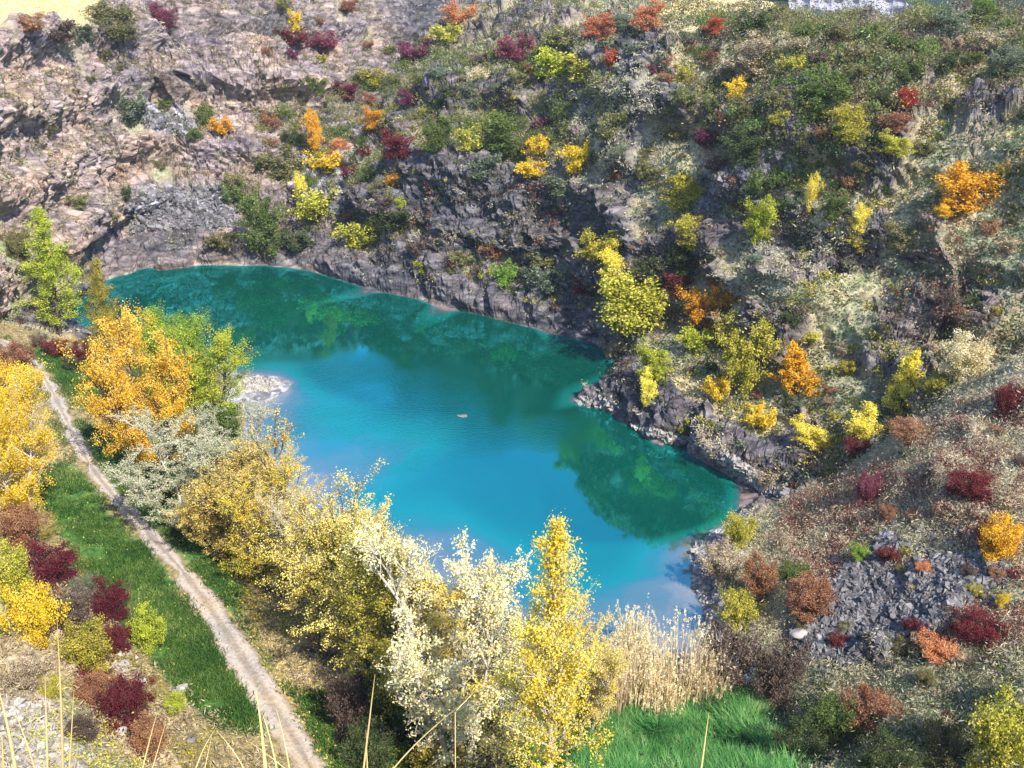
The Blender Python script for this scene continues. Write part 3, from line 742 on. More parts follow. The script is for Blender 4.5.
PROFILE = dict(
    poplar=lambda t: (np.sin(math.pi * min(1, t * .82 + .15)) ** .8) * (1 - .35 * t),
    cone=lambda t: (1.0 - t) ** .85 * min(1, t * 9 + .35) + .03,
    round=lambda t: math.sqrt(max(.02, 1 - (2 * t - .85) ** 2 / 1.45)),
    flame=lambda t: (1.0 - t) ** .75 * min(1, .55 + 2.4 * t) + .03,
    vase=lambda t: (.45 + .75 * t) * math.sqrt(max(.03, 1 - t ** 3)),
)
def grow(seed, H=16., radius=3., base=.12, prof='poplar', n1=60, n2=7, elev=(.5, 1.1), nleaf=9000, leaf=.17, sig=.22, trunk=.2, stems=1, twiggy=True, droop=0., lean=.02, lump=.35, wob=.045):
    """returns ((trunk verts, quads), (leaf verts, quads)); trunk, limbs and twigs, leaves clustered along the twigs"""
    rg = np.random.default_rng(seed)
    wood, tw, tw_end = [], [], []
    pf = PROFILE[prof]
    for s in range(stems):
        if stems == 1: p0 = np.zeros(3); d0 = np.array([rg.normal() * lean, rg.normal() * lean, 1]); Hs = H; 
        else:
            a = 2 * math.pi * (s + rg.uniform(-.3, .3)) / stems; sp = rg.uniform(.08, .5) * radius * 2 / H
            p0 = np.array([math.cos(a), math.sin(a), 0]) * radius * .08; d0 = np.array([math.cos(a) * sp, math.sin(a) * sp, 1]); Hs = H * rg.uniform(.72, 1.0)
        TP = curve_branch(p0, d0, Hs, rg, 10, .12, wob); tr = trunk * (1 - np.linspace(0, 1, 11) * .93) * (1 if s == 0 else .8)
        TP[0, 2] -= .5
        wood.append((TP, tr))
        for k in range(max(3, n1 // stems)):
            t = ((k + rg.uniform(0, 1)) / max(3, n1 // stems)) ** .9
            h = base + (1 - base) * t * .985
            i = h * 10; i0 = min(9, int(i)); p = TP[i0] + (TP[i0 + 1] - TP[i0]) * (i - i0)
            az = k * 2.39996 + rg.uniform(-.5, .5); e = elev[0] + (elev[1] - elev[0]) * t + rg.normal() * .12
            L = max(.25, radius * pf(t) * rg.uniform(1 - lump, 1 + lump * .6) * (1 if stems == 1 else .62) / max(.35, math.cos(e) ** .6))
            d = np.array([math.cos(az) * math.cos(e), math.sin(az) * math.cos(e), math.sin(e)])
            P = curve_branch(p, d, L, rg, 5, .35 - droop, .12)
            r0 = max(.012, min(trunk * .42, .016 * L + .012)); wood.append((P, np.linspace(r0, .010, 6)))
            for j in range(n2):
                f = rg.uniform(.22, 1.0) * 5; f0 = min(4, int(f)); q = P[f0] + (P[f0 + 1] - P[f0]) * (f - f0)
                dd = (P[min(5, f0 + 1)] - P[f0]); dd /= np.linalg.norm(dd); dd = dd + rg.normal(size=3) * .75; dd[2] += .1 - droop
                l2 = L * rg.uniform(.18, .42)
                T = curve_branch(q, dd, l2, rg, 3, .15 - droop, .15)
                tw.append(T)
    tw_a = np.array(tw)
    if twiggy: 
        for T in tw: wood.append((T, np.linspace(.020, .007, 4)))
    ln = np.linalg.norm(tw_a[:, -1] - tw_a[:, 0], axis=1)
    # some twigs are thick with leaves, some nearly bare
    w = ln * rg.gamma(1.1, 1.0, len(ln)); w /= w.sum()
    ch = rg.choice(len(tw), nleaf, p=w)
    f = (rg.uniform(0, 1, nleaf) ** .7) * 3; f0 = np.minimum(2, f.astype(int))
    C = tw_a[ch, f0] + (tw_a[ch, f0 + 1] - tw_a[ch, f0]) * (f - f0)[:, None] + rg.normal(size=(nleaf, 3)) * sig
    C = C[C[:, 2] > .1]
    return tubes(wood, 4), leaves(C, leaf, rg)

def tuft_blades(seed, n, H, spread, width, bend=.35, plume=0.):
    """upright blades (bent, tapering), with feathery heads when plume > 0"""
    rg = np.random.default_rng(seed)
    a = rg.uniform(0, 2 * math.pi, n); r = spread * np.sqrt(rg.uniform(0, 1, n))
    b = np.stack([np.cos(a) * r, np.sin(a) * r, np.zeros(n) - .1], -1)
    h = H * rg.uniform(.6, 1.1, n) * (1 - .35 * (r / spread) ** 2)
    az = rg.uniform(0, 2 * math.pi, n); bd = bend * h * rg.uniform(.1, 1, n)
    dirv = np.stack([np.cos(az), np.sin(az), 0 * az], -1) * .6 + np.stack([np.cos(a), np.sin(a), 0 * a], -1) * .5
    mid = b + dirv * bd[:, None] * .3; mid[:, 2] += h * .55
    tip = b + dirv * bd[:, None]; tip[:, 2] += h
    sd = np.stack([-np.sin(az), np.cos(az), 0 * az], -1) * width * .5
    V = np.stack([b - sd, b + sd, mid + sd * .8, mid - sd * .8, tip], 1).reshape(-1, 3)
    o = np.arange(n)[:, None] * 5
    Q = o + np.array([[0, 1, 2, 3]]); T = o + np.array([[3, 2, 4]])
    if plume > 0:
        m = 14
        c = (tip[:, None] - np.array([0, 0, 1.]) * rg.uniform(0, plume * 2.4, (n, m))[..., None] + rg.normal(size=(n, m, 3)) * plume * .28).reshape(-1, 3)
        LV, LQ = leaves(c, plume * .36, rg, 1.0, 2.6)
        return V, Q, T, LV, LQ
    return V, Q, T

# prototypes: (wood mesh, leaf mesh, natural height, natural width)
def proto(kind, seed, **k):
    wd, lf = grow(seed, **k)
    ext = lf[0]; w = 1.08 * max(np.percentile(ext[:, k], 99.3) - np.percentile(ext[:, k], .7) for k in (0, 1)); h = np.percentile(ext[:, 2], 99.6)
    return (mesh_from(kind + '_trunk', wd[0], wd[1], [BARK['dark']], smooth_shade=True), mesh_from(kind + '_crown', lf[0], lf[1], [LEAF['gold']]), h, w)
PROTO = dict(
    poplar=[proto('poplar', s, H=17, radius=2.9, base=.10, prof='poplar', n1=110, n2=9, elev=(.45, 1.15), nleaf=40000, leaf=.075, sig=.16, trunk=.22) for s in (1, 2, 3)],
    slim=[proto('poplar', s, H=17, radius=2.9, base=.07, prof='flame', n1=95, n2=9, elev=(.75, 1.2), nleaf=27000, leaf=.078, sig=.17, trunk=.2, lump=.5, wob=.012, lean=.005) for s in (7, 8)],
    lightpoplar=[proto('poplar', s, H=17, radius=3.0, base=.13, prof='poplar', n1=80, n2=11, elev=(.6, 1.2), nleaf=22000, leaf=.075, sig=.12, trunk=.16) for s in (5, 6)],
    broad=[proto('tree', s, H=11, radius=4.2, base=.10, prof='round', n1=90, n2=11, elev=(.1, 1.2), nleaf=50000, leaf=.076, sig=.19, trunk=.24, stems=3) for s in (11, 12, 13)],
    tallbroad=[proto('tree', 14, H=11, radius=4.3, base=.42, prof='round', n1=80, n2=11, elev=(.25, 1.2), nleaf=34000, leaf=.074, sig=.15, trunk=.26, stems=1, lean=.2)],
    wisp=[proto('tree', s, H=12, radius=4.0, base=.10, prof='vase', n1=90, n2=13, elev=(.7, 1.25), nleaf=26000, leaf=.07, sig=.11, trunk=.17, stems=4) for s in (21, 22, 23)],
    cone=[proto('tree', s, H=6, radius=2.3, base=.06, prof='cone', n1=60, n2=9, elev=(.05, .55), nleaf=10000, leaf=.11, sig=.12, trunk=.10, droop=.1) for s in (31, 32)],
    small=[proto('tree', s, H=5, radius=2.3, base=.12, prof='round', n1=42, n2=8, elev=(.2, 1.1), nleaf=8500, leaf=.10, sig=.18, trunk=.09, stems=2, lump=.5) for s in (41, 42, 43, 44)],
    bush=[proto('bush', s, H=2.3, radius=1.6, base=.05, prof='round', n1=30, n2=6, elev=(.1, 1.0), nleaf=2800, leaf=.115, sig=.15, trunk=.04, stems=5, lump=.5) for s in (51, 52, 53, 54)],
    twigs=[proto('bush', s, H=2.6, radius=1.8, base=.03, prof='vase', n1=60, n2=9, elev=(.6, 1.2), nleaf=1300, leaf=.09, sig=.10, trunk=.04, stems=7) for s in (61, 62)],
    finebush=[proto('bush', s, H=3.0, radius=2.1, base=.04, prof='round', n1=50, n2=9, elev=(.1, 1.0), nleaf=11000, leaf=.075, sig=.15, trunk=.05, stems=6, lump=.5) for s in (71, 72, 73)],
)
CATS = {}
PLACED = []         # (px, py, name) of everything planted, for spacing and descriptions
def small_mesh(key, i):
    """bush foliage and its stems as one two-material mesh, for far bushes"""
    k = (key, i)
    if k not in CATS:
        wd, lf, h, w = PROTO[key][i]
        V1 = np.empty(len(wd.vertices) * 3, np.float32); wd.vertices.foreach_get('co', V1); V2 = np.empty(len(lf.vertices) * 3, np.float32); lf.vertices.foreach_get('co', V2)
        q1 = np.empty(len(wd.loops), np.int32); wd.loops.foreach_get('vertex_index', q1); q2 = np.empty(len(lf.loops), np.int32); lf.loops.foreach_get('vertex_index', q2)
        V = np.concatenate([V1, V2]).reshape(-1, 3); q = np.concatenate([q1.reshape(-1, 4), q2.reshape(-1, 4) + len(V1) // 3])
        CATS[k] = mesh_from('bush', V, q, [BARK['twig'], LEAF['olive']], np.concatenate([np.zeros(len(q1) // 4), np.ones(len(q2) // 4)]))
    return CATS[k]
def set_mat(o, slot, m):
    o.material_slots[slot].link = 'OBJECT'; o.material_slots[slot].material = m
def plant(key, px, py, w, h, leafcol, name, label, cat, group=None, bark='dark', var=None, parts=True, flatten=1.0):
    """stand a plant with its foot at picture point (px, py) on the ground; w, h its size in pixels there"""
    p = spot(px, py)
    if p is None: return None
    d = float(project(p.x, p.y, p.z)[2]); m = d / F
    if h > 26:                       # uprights splay in a downward view: keep the middle of the plant over px
        tp = at_y(px, py - h, p.y + .10 * w * m); xt = float(project(p.x, p.y, tp[2])[0])
        p2 = spot(px - .6 * (xt - px), py)
        if p2 is not None and abs(p2.y - p.y) < 6: p = p2
    v = int(abs(px * 7 + py * 3)) % len(PROTO[key]) if var is None else var % len(PROTO[key])
    wd, lf, nh, nw = PROTO[key][v]
    # how tall the plant must be for its top to appear h pixels above its foot
    top = at_y(px, py - h, p.y + .10 * w * m)
    sz = max(.25, top[2] - p.z) / nh
    sx = w * m / nw
    sz = max(sz, .5 * sx)
    rz = (px * 1.7 + py * 2.3) % 6.283
    z = p.z - .12
    if parts:
        root = link(name, None, loc=(p.x, p.y, z)); root.empty_display_size = .5
        t = link('trunk', wd, root); set_mat(t, 0, BARK[bark]); c = link('crown', lf, root); set_mat(c, 0, LEAF[leafcol])
    else:
        root = link(name, small_mesh(key, v), loc=(p.x, p.y, z)); set_mat(root, 1, LEAF[leafcol]); set_mat(root, 0, BARK['twig'])
    root.rotation_euler = (0, 0, rz); root.scale = (sx, sx, sz)
    tag(root, label, cat, group)
    PLACED.append((px, py - h * .5, w, h))
    return root
# ------------------------------------------------------------------ the plants one can point at
# kind, foot x, foot y, width, height (pixels), leaf colour, bark, name, category, label, short name for describing neighbours
T_ = 'tree'; B_ = 'bush'
NEAR = [
 ('slim', 45, 334, 80, 128, 'lime', 'dark', 'poplar_tree', T_, 'tall yellow-green poplar standing alone at the far end of the path', 'lone far poplar'),
 ('slim', 98, 366, 40, 108, 'yellowgreen', 'dark', 'poplar_tree', T_, 'slender olive poplar between the lone far poplar and the amber tree', ''),
 ('broad', 139, 470, 98, 154, 'amber', 'dark', 'tree', T_, 'large amber gold tree beside the path on the left lake bank', ''),
 ('broad', 164, 408, 84, 102, 'brightgreen', 'dark', 'tree', T_, 'fresh green tree rising behind the large amber tree', ''),
 ('broad', 203, 430, 96, 108, 'lime', 'dark', 'tree', T_, 'bright lime green round tree by the water near the sand bar', ''),
 ('broad', 184, 420, 84, 100, 'brightgreen', 'dark', 'tree', T_, 'bright green tree squeezed between the fresh green and lime round trees', ''),
 ('finebush', 222, 440, 46, 40, 'green', 'dark', 'bush', B_, 'deep green bush under the lime round tree at the water', ''),
 ('wisp', 176, 528, 109, 112, 'silver', 'pale', 'tree', T_, 'silvery grey-green willow in front of the large amber tree', ''),
 ('wisp', 228, 510, 91, 108, 'silver', 'pale', 'tree', T_, 'silvery pale tree at the water with a thin top, behind the willow', ''),
 ('wisp', 236, 562, 114, 132, 'paleyellow', 'dark', 'tree', T_, 'pale yellow tree just right of the silvery willow', ''),
 ('wisp', 270, 594, 104, 120, 'yellow', 'dark', 'tree', T_, 'golden tree low beside the path in front of the pale yellow tree', ''),
 ('tallbroad', 300, 650, 138, 188, 'paleyellow', 'dark', 'tree', T_, 'broad pale gold tree with a dark leaning trunk beside the path', ''),
 ('wisp', 346, 640, 98, 140, 'cream', 'pale', 'tree', T_, 'cream leaved thin tree against the water behind the broad gold tree', ''),
 ('lightpoplar', 362, 700, 91, 190, 'paleyellow', 'dark', 'tree', T_, 'tall pale yellow tree with dark brown shrubby foot on the bank', ''),
 ('lightpoplar', 408, 745, 93, 208, 'yellowgreen', 'dark', 'poplar_tree', T_, 'narrow yellow-green poplar with a thin dark trunk near the path end', ''),
 ('wisp', 452, 775, 153, 262, 'cream', 'pale', 'tree', T_, 'big airy cream white tree with thin pale branches by the water', ''),
 ('lightpoplar', 438, 742, 96, 190, 'paleyellow', 'pale', 'tree', T_, 'yellow leaved tree mingling with the big cream white tree', ''),
 ('wisp', 512, 742, 83, 150, 'silver', 'pale', 'tree', T_, 'whitish bare topped tree just left of the bright yellow poplar', ''),
 ('slim', 553, 806, 118, 292, 'yellow', 'pale', 'poplar_tree', T_, 'tall bright yellow poplar in front of the water at the bottom', ''),
 ('wisp', 590, 738, 78, 130, 'paleyellow', 'pale', 'tree', T_, 'thin pale yellow tree just right of the bright yellow poplar', ''),
 ('broad', 4, 520, 100, 150, 'gold', 'pale', 'tree', T_, 'golden yellow tree at the left edge above the dark red bushes', ''),
 ('broad', -6, 458, 62, 104, 'amber', 'dark', 'tree', T_, 'amber tree behind the golden tree at the left edge', ''),
 ('wisp', 268, 535, 66, 92, 'paleyellow', 'pale', 'tree', T_, 'pale yellow tree at the water below the sand bar', ''),
 ('wisp', 282, 580, 83, 112, 'paleyellow', 'pale', 'tree', T_, 'pale yellow airy tree at the water behind the golden one', ''),
 ('wisp', 318, 622, 91, 128, 'cream', 'pale', 'tree', T_, 'cream airy tree at the water left of the thin cream leaved one', ''),
 ('wisp', 384, 690, 85, 140, 'paleyellow', 'pale', 'tree', T_, 'light yellow airy tree between the tall pale yellow tree and the water', ''),
 ('wisp', 412, 700, 78, 120, 'cream', 'pale', 'tree', T_, 'cream bushy tree at the water behind the narrow yellow-green poplar', ''),
 ('wisp', 480, 730, 85, 120, 'silver', 'pale', 'tree', T_, 'whitish airy tree at the water right of the big cream white tree', ''),
 ('wisp', 214, 560, 80, 92, 'paleyellow', 'dark', 'tree', T_, 'short pale yellow tree beside the path below the silvery willow', ''),
 ('finebush', 345, 735, 50, 62, 'brown', 'dark', 'bush', B_, 'dark brown bush at the foot of the tall pale yellow tree', ''),
 ('finebush', 400, 735, 84, 70, 'green', 'dark', 'bush', B_, 'green bush around the foot of the narrow yellow-green poplar', ''),
 ('finebush', 372, 768, 60, 46, 'darkgreen', 'dark', 'bush', B_, 'dark green bush at the bottom beside the path', ''),
 ('finebush', 440, 786, 66, 54, 'yellowgreen', 'dark', 'bush', B_, 'yellow-green bush at the bottom under the big cream white tree', ''),
 ('finebush', 488, 768, 64, 64, 'olive', 'dark', 'bush', B_, 'olive bush between the cream white tree and the yellow poplar', ''),
 ('finebush', 330, 655, 52, 40, 'beige', 'dark', 'bush', B_, 'beige dry bush behind the leaning trunk of the broad gold tree', ''),
 ('finebush', 250, 580, 62, 52, 'yellowgreen', 'dark', 'bush', B_, 'yellow-green bush beside the path under the pale yellow tree', ''),
 ('finebush', 196, 535, 58, 44, 'beige', 'dark', 'bush', B_, 'beige twiggy bush at the foot of the silvery willow', ''),
 ('finebush', 152, 500, 44, 34, 'darkgreen', 'dark', 'bush', B_, 'dark green bush at the foot of the large amber tree', ''),
 ('finebush', 190, 470, 50, 50, 'olive', 'dark', 'bush', B_, 'olive bush between the amber tree and the lime round tree', ''),
 # left slope
 ('finebush', 50, 585, 56, 46, 'crimson', 'dark', 'bush', B_, 'big dark crimson bush at the foot of the left slope', ''),
 ('finebush', 107, 622, 42, 48, 'crimson', 'dark', 'bush', B_, 'crimson bush beside the green meadow, right of the biggest crimson one', ''),
 ('finebush', 118, 652, 36, 32, 'crimson', 'dark', 'bush', B_, 'small crimson bush just left of the lime bush on the meadow edge', ''),
 ('finebush', 146, 650, 40, 46, 'lime', 'dark', 'bush', B_, 'lime yellow bush standing out at the edge of the green meadow', ''),
 ('finebush', 34, 648, 60, 66, 'gold', 'dark', 'bush', B_, 'golden bush on the left slope below the big crimson bush', ''),
 ('finebush', 8, 600, 44, 66, 'yellowgreen', 'dark', 'bush', B_, 'yellow-green bush at the left edge beside the big crimson bush', ''),
 ('finebush', 22, 545, 52, 42, 'rust', 'dark', 'bush', B_, 'reddish brown bush under the golden tree at the left edge', ''),
 ('finebush', 72, 630, 44, 44, 'brown', 'dark', 'bush', B_, 'brown bush between the big crimson bush and the golden bush', ''),
 ('finebush', 84, 602, 26, 30, 'greygreen', 'dark', 'bush', B_, 'small grey-green bush between the two largest crimson bushes', ''),
 ('finebush', 84, 672, 54, 50, 'yellowgreen', 'dark', 'bush', B_, 'yellow-olive bush low on the left slope among the crimson bushes', ''),
 ('finebush', 124, 722, 54, 52, 'crimson', 'dark', 'bush', B_, 'dark wine red bush lowest on the stony left slope', ''),
 ('finebush', 92, 700, 44, 30, 'rust', 'dark', 'bush', B_, 'flat rust red bush beside the wine red bush', ''),
 ('finebush', 150, 752, 40, 36, 'rust', 'dark', 'bush', B_, 'rusty bush at the very bottom beside the stony slope', ''),
 ('finebush', 24, 690, 46, 36, 'beige', 'dark', 'bush', B_, 'orange-beige dry bush on the left slope above the rubble', ''),
 ('finebush', 176, 712, 24, 22, 'lime', 'dark', 'bush', B_, 'small lime bush just below the white boulder', ''),
 ('finebush', 80, 742, 36, 30, 'brown', 'dark', 'bush', B_, 'small brown bush above the rubble at the bottom left', ''),
 ('finebush', 52, 700, 30, 24, 'yellowgreen', 'dark', 'bush', B_, 'little yellow-green bush on the rubble at the bottom left', ''),
 ('finebush', 58, 355, 34, 18, 'crimson', 'dark', 'bush', B_, 'low dark red bush on the grass under the lone far poplar', ''),
 ('finebush', 80, 360, 28, 20, 'crimson', 'dark', 'bush', B_, 'low red bush touching the foot of the slender olive poplar', ''),
 ('finebush', 40, 348, 22, 15, 'brown', 'dark', 'bush', B_, 'low brown bush left of the dark red one by the far poplar', ''),
 ('finebush', 72, 370, 18, 16, 'darkgreen', 'dark', 'bush', B_, 'small dark green bush on the grass below the low red bushes', ''),
 ('finebush', 16, 262, 34, 36, 'olive', 'dark', 'bush', B_, 'olive bush at the cliff foot left of the lone far poplar', ''),
 ('finebush', 14, 372, 40, 34, 'rust', 'dark', 'bush', B_, 'rust bush beside the path above the golden tree', ''),
]
MID = [
 ('cone', 800, 394, 52, 54, 'orange', 'dark', 'tree', T_, 'orange cone shaped tree on the right hillside above the shore', 'orange cone tree'),
 ('cone', 905, 412, 44, 62, 'yellow', 'dark', 'tree', T_, 'bright yellow cone shaped tree at the foot of the right hillside', 'yellow cone tree'),
 ('small', 866, 446, 46, 42, 'yellow', 'dark', 'tree', T_, 'yellow spreading tree just below the yellow cone tree', 'yellow spreading tree'),
 ('small', 813, 448, 40, 32, 'yellow', 'dark', 'tree', T_, 'small golden tree left of the yellow spreading tree', 'small golden tree'),
 ('bush', 760, 430, 34, 28, 'gold', 'dark', 'bush', B_, 'round yellow bush on the rock ledge above the right shore', 'ledge yellow bush'),
 ('small', 748, 396, 54, 80, 'yellowgreen', 'dark', 'tree', T_, 'tall yellow-green tree left of the orange cone tree', 'tall yellow-green tree'),
 ('small', 742, 350, 44, 40, 'yellowgreen', 'dark', 'tree', T_, 'paler tree just uphill of the tall yellow-green tree', ''),
 ('small', 655, 382, 36, 46, 'lime', 'dark', 'tree', T_, 'lime yellow tree on the shore ledge beside the bay', 'shore lime tree'),
 ('small', 648, 408, 24, 40, 'yellow', 'dark', 'tree', T_, 'narrow golden tree hanging over the rock ledge at the water', 'narrow golden tree'),
 ('small', 710, 334, 52, 56, 'orange', 'dark', 'tree', T_, 'orange-yellow tree above the bay, right of the large mixed tree', 'orange bay tree'),
 ('small', 640, 338, 76, 66, 'yellowgreen', 'dark', 'tree', T_, 'large yellow and green tree at the head of the bay', 'large bay tree'),
 ('small', 655, 318, 54, 40, 'orange', 'dark', 'tree', T_, 'orange crown showing over the large yellow and green bay tree', ''),
 ('small', 617, 292, 38, 50, 'yellow', 'dark', 'tree', T_, 'upright yellow tree just uphill of the large bay tree', 'upright yellow tree'),
 ('bush', 695, 352, 38, 28, 'lime', 'dark', 'bush', B_, 'round lime bush right below the orange bay tree', 'round lime bush'),
 ('bush', 718, 400, 28, 28, 'gold', 'dark', 'bush', B_, 'small yellow bush on the terrace left of the tall yellow-green tree', ''),
 ('bush', 682, 432, 18, 20, 'yellowgreen', 'dark', 'bush', B_, 'tiny yellow-green bush at the foot of the rock ledge', ''),
 ('twigs', 716, 458, 46, 46, 'beige', 'pale', 'bush', B_, 'straw coloured dry bush at the waterline below the ledge', 'straw shore bush'),
 ('twigs', 770, 486, 34, 30, 'beige', 'pale', 'bush', B_, 'straw coloured dry bush at the tip of the lake on the right', 'lake tip bush'),
 ('twigs', 614, 358, 32, 32, 'beige', 'pale', 'bush', B_, 'beige dry bush on the rocks at the corner of the bay', 'beige bay bush'),
 ('bush', 588, 296, 28, 30, 'crimson', 'dark', 'bush', B_, 'crimson bush left of the upright yellow tree', 'crimson bush'),
 ('bush', 676, 292, 34, 24, 'crimson', 'dark', 'bush', B_, 'dark crimson bush uphill of the orange bay tree', ''),
 ('bush', 716, 290, 40, 36, 'rust', 'dark', 'bush', B_, 'rusty pink bush uphill and right of the orange bay tree', ''),
 ('bush', 655, 290, 46, 40, 'darkgreen', 'dark', 'bush', B_, 'dark green bush behind the large bay tree', ''),
 ('bush', 684, 275, 40, 32, 'darkgreen', 'dark', 'bush', B_, 'blackish green bush in the gully uphill of the orange bay tree', 'blackish green bush'),
 ('small', 690, 216, 50, 42, 'yellowgreen', 'dark', 'tree', T_, 'broad mustard yellow tree in the middle of the right hillside', 'mustard tree'),
 ('small', 694, 252, 46, 40, 'yellowgreen', 'dark', 'tree', T_, 'yellow-green tree directly below the broad mustard tree', ''),
 ('small', 762, 246, 36, 54, 'lime', 'dark', 'tree', T_, 'fresh lime tree right of the broad mustard tree', 'fresh lime tree'),
 ('small', 812, 218, 18, 46, 'yellow', 'dark', 'tree', T_, 'thin golden orange tree on the right hillside', 'thin golden tree'),
 ('small', 835, 222, 36, 34, 'green', 'dark', 'bush', B_, 'green bush touching the thin golden orange tree', ''),
 ('small', 860, 236, 28, 36, 'yellow', 'dark', 'tree', T_, 'small golden tree left of the big orange-gold tree', ''),
 ('small', 968, 216, 68, 58, 'orange', 'dark', 'tree', T_, 'big orange-gold tree high on the right hillside', 'big orange-gold tree'),
 ('small', 1002, 178, 14, 18, 'gold', 'dark', 'bush', B_, 'tiny golden bush uphill of the big orange-gold tree', ''),
 ('small', 940, 218, 22, 16, 'orange', 'dark', 'bush', B_, 'low orange bush at the left foot of the big orange-gold tree', ''),
 ('bush', 575, 174, 30, 34, 'gold', 'dark', 'bush', B_, 'rounded yellow-orange bush above the dark cliff', 'yellow-orange cliff bush'),
 ('bush', 537, 158, 28, 26, 'gold', 'dark', 'bush', B_, 'mustard bush left of the yellow-orange cliff bush', ''),
 ('bush', 530, 176, 34, 18, 'gold', 'dark', 'bush', B_, 'flat golden bush at the lip of the dark cliff', ''),
 ('small', 500, 158, 54, 48, 'green', 'dark', 'tree', T_, 'grey-green rounded tree above the dark cliff', 'grey-green cliff tree'),
 ('small', 435, 155, 36, 40, 'green', 'dark', 'tree', T_, 'green tree at the left end above the dark cliff', 'left cliff tree'),
 ('bush', 468, 152, 28, 28, 'yellowgreen', 'dark', 'bush', B_, 'yellowish bush between the two green trees above the dark cliff', ''),
 ('bush', 482, 182, 36, 32, 'greygreen', 'dark', 'bush', B_, 'pale grey-green bush hanging over the dark cliff', ''),
 ('bush', 560, 196, 40, 24, 'greygreen', 'dark', 'bush', B_, 'grey-green bush just below the yellow-orange cliff bush', ''),
 ('bush', 610, 142, 30, 34, 'olive', 'dark', 'bush', B_, 'olive bush on the pale rocky slope above the dark cliff', 'olive slope bush'),
 ('bush', 653, 186, 36, 28, 'olive', 'dark', 'bush', B_, 'olive bush downhill of the pale rocky slope', ''),
 ('bush', 672, 140, 30, 26, 'olive', 'dark', 'bush', B_, 'olive bush at the right side of the pale rocky slope', ''),
 ('bush', 684, 86, 24, 24, 'yellowgreen', 'dark', 'bush', B_, 'yellowish bush at the top of the pale rocky slope', 'upper yellowish bush'),
 ('bush', 686, 108, 28, 22, 'olive', 'dark', 'bush', B_, 'olive bush just below the upper yellowish bush', ''),
 ('bush', 554, 78, 40, 30, 'lime', 'dark', 'bush', B_, 'lime bush on the upper terrace of the central ridge', 'terrace lime bush'),
 ('bush', 590, 82, 46, 30, 'yellowgreen', 'dark', 'bush', B_, 'yellow-olive bush right of the lime bush on the upper terrace', ''),
 ('bush', 610, 68, 20, 22, 'scarlet', 'dark', 'bush', B_, 'small red bush between the salmon bushes and the upper terrace', ''),
 ('small', 597, 42, 44, 30, 'salmon', 'dark', 'bush', B_, 'salmon red bush on the skyline of the central ridge', 'left salmon bush'),
 ('small', 643, 34, 40, 24, 'salmon', 'dark', 'bush', B_, 'orange-salmon bush right of the salmon red one on the ridge', 'right salmon bush'),
 ('small', 711, 38, 28, 26, 'scarlet', 'dark', 'bush', B_, 'vivid scarlet bush on the edge of the yellow field', 'scarlet bush'),
 ('small', 622, 32, 22, 20, 'greygreen', 'dark', 'bush', B_, 'pale green bush between the two salmon bushes', ''),
 ('bush', 516, 66, 40, 34, 'purple', 'dark', 'bush', B_, 'purple red bush on the left end of the upper terrace', 'purple terrace bush'),
 ('bush', 560, 50, 40, 26, 'olive', 'dark', 'bush', B_, 'olive bush uphill of the lime bush on the upper terrace', ''),
 ('small', 820, 124, 64, 56, 'green', 'dark', 'tree', T_, 'large dark green tree in the dense scrub of the right hillside', 'large dark green tree'),
 ('small', 852, 146, 42, 44, 'yellowgreen', 'dark', 'tree', T_, 'yellow-green tree right below the large dark green tree', 'scrub yellow-green tree'),
 ('small', 752, 168, 60, 44, 'darkgreen', 'dark', 'tree', T_, 'dark olive tree above the slate grey scree', 'dark scree tree'),
 ('small', 745, 84, 62, 52, 'beige', 'pale', 'tree', T_, 'bare tan tree with pale twigs high on the right hillside', 'bare tan tree'),
 ('bush', 735, 100, 26, 24, 'gold', 'dark', 'bush', B_, 'yellow bush in front of the bare tan tree', ''),
 ('bush', 705, 148, 26, 22, 'purple', 'dark', 'bush', B_, 'purple red bush beside the slate grey scree', ''),
 ('small', 908, 110, 24, 24, 'scarlet', 'dark', 'bush', B_, 'dull red bush left of the dry yellow ledge', ''),
 ('small', 895, 158, 34, 26, 'yellowgreen', 'dark', 'bush', B_, 'round yellow-olive bush downhill of the scrub yellow-green tree', ''),
 ('small', 1008, 80, 50, 34, 'greygreen', 'dark', 'tree', T_, 'silvery green tree at the right edge above the dry ledge', 'silvery ledge tree'),
 ('small', 1001, 80, 10, 16, 'orange', 'dark', 'bush', B_, 'tiny orange bush on the dry ledge at the right edge', ''),
 ('small', 985, 28, 40, 22, 'green', 'dark', 'tree', T_, 'green tree on the crest at the upper right', ''),
 # far shore and cliff
 ('small', 264, 258, 48, 64, 'green', 'dark', 'tree', T_, 'round green tree at the water under the far cliff', 'round green shore tree'),
 ('bush', 357, 248, 42, 30, 'yellowgreen', 'dark', 'bush', B_, 'yellow-green bush on the rocks where the gully meets the lake', 'gully mouth bush'),
 ('small', 314, 156, 20, 48, 'orange', 'dark', 'tree', T_, 'thin orange tree at the foot of the far cliff', 'thin orange tree'),
 ('small', 373, 132, 32, 26, 'orange', 'dark', 'tree', T_, 'orange tree in the gully right of the thin orange tree', 'gully orange tree'),
 ('small', 344, 166, 28, 28, 'salmon', 'dark', 'bush', B_, 'salmon orange bush in front of the square pale rock in the gully', 'gully salmon bush'),
 ('bush', 322, 172, 44, 22, 'gold', 'dark', 'bush', B_, 'low golden bush beside the salmon bush in the gully', ''),
 ('small', 297, 206, 18, 36, 'yellow', 'dark', 'tree', T_, 'narrow golden tree uphill of the round green shore tree', 'narrow gully tree'),
 ('bush', 318, 220, 52, 34, 'yellowgreen', 'dark', 'bush', B_, 'wide yellow-olive bush right of the narrow golden gully tree', ''),
 ('bush', 278, 178, 46, 28, 'olive', 'dark', 'bush', B_, 'olive bush uphill of the narrow golden gully tree', ''),
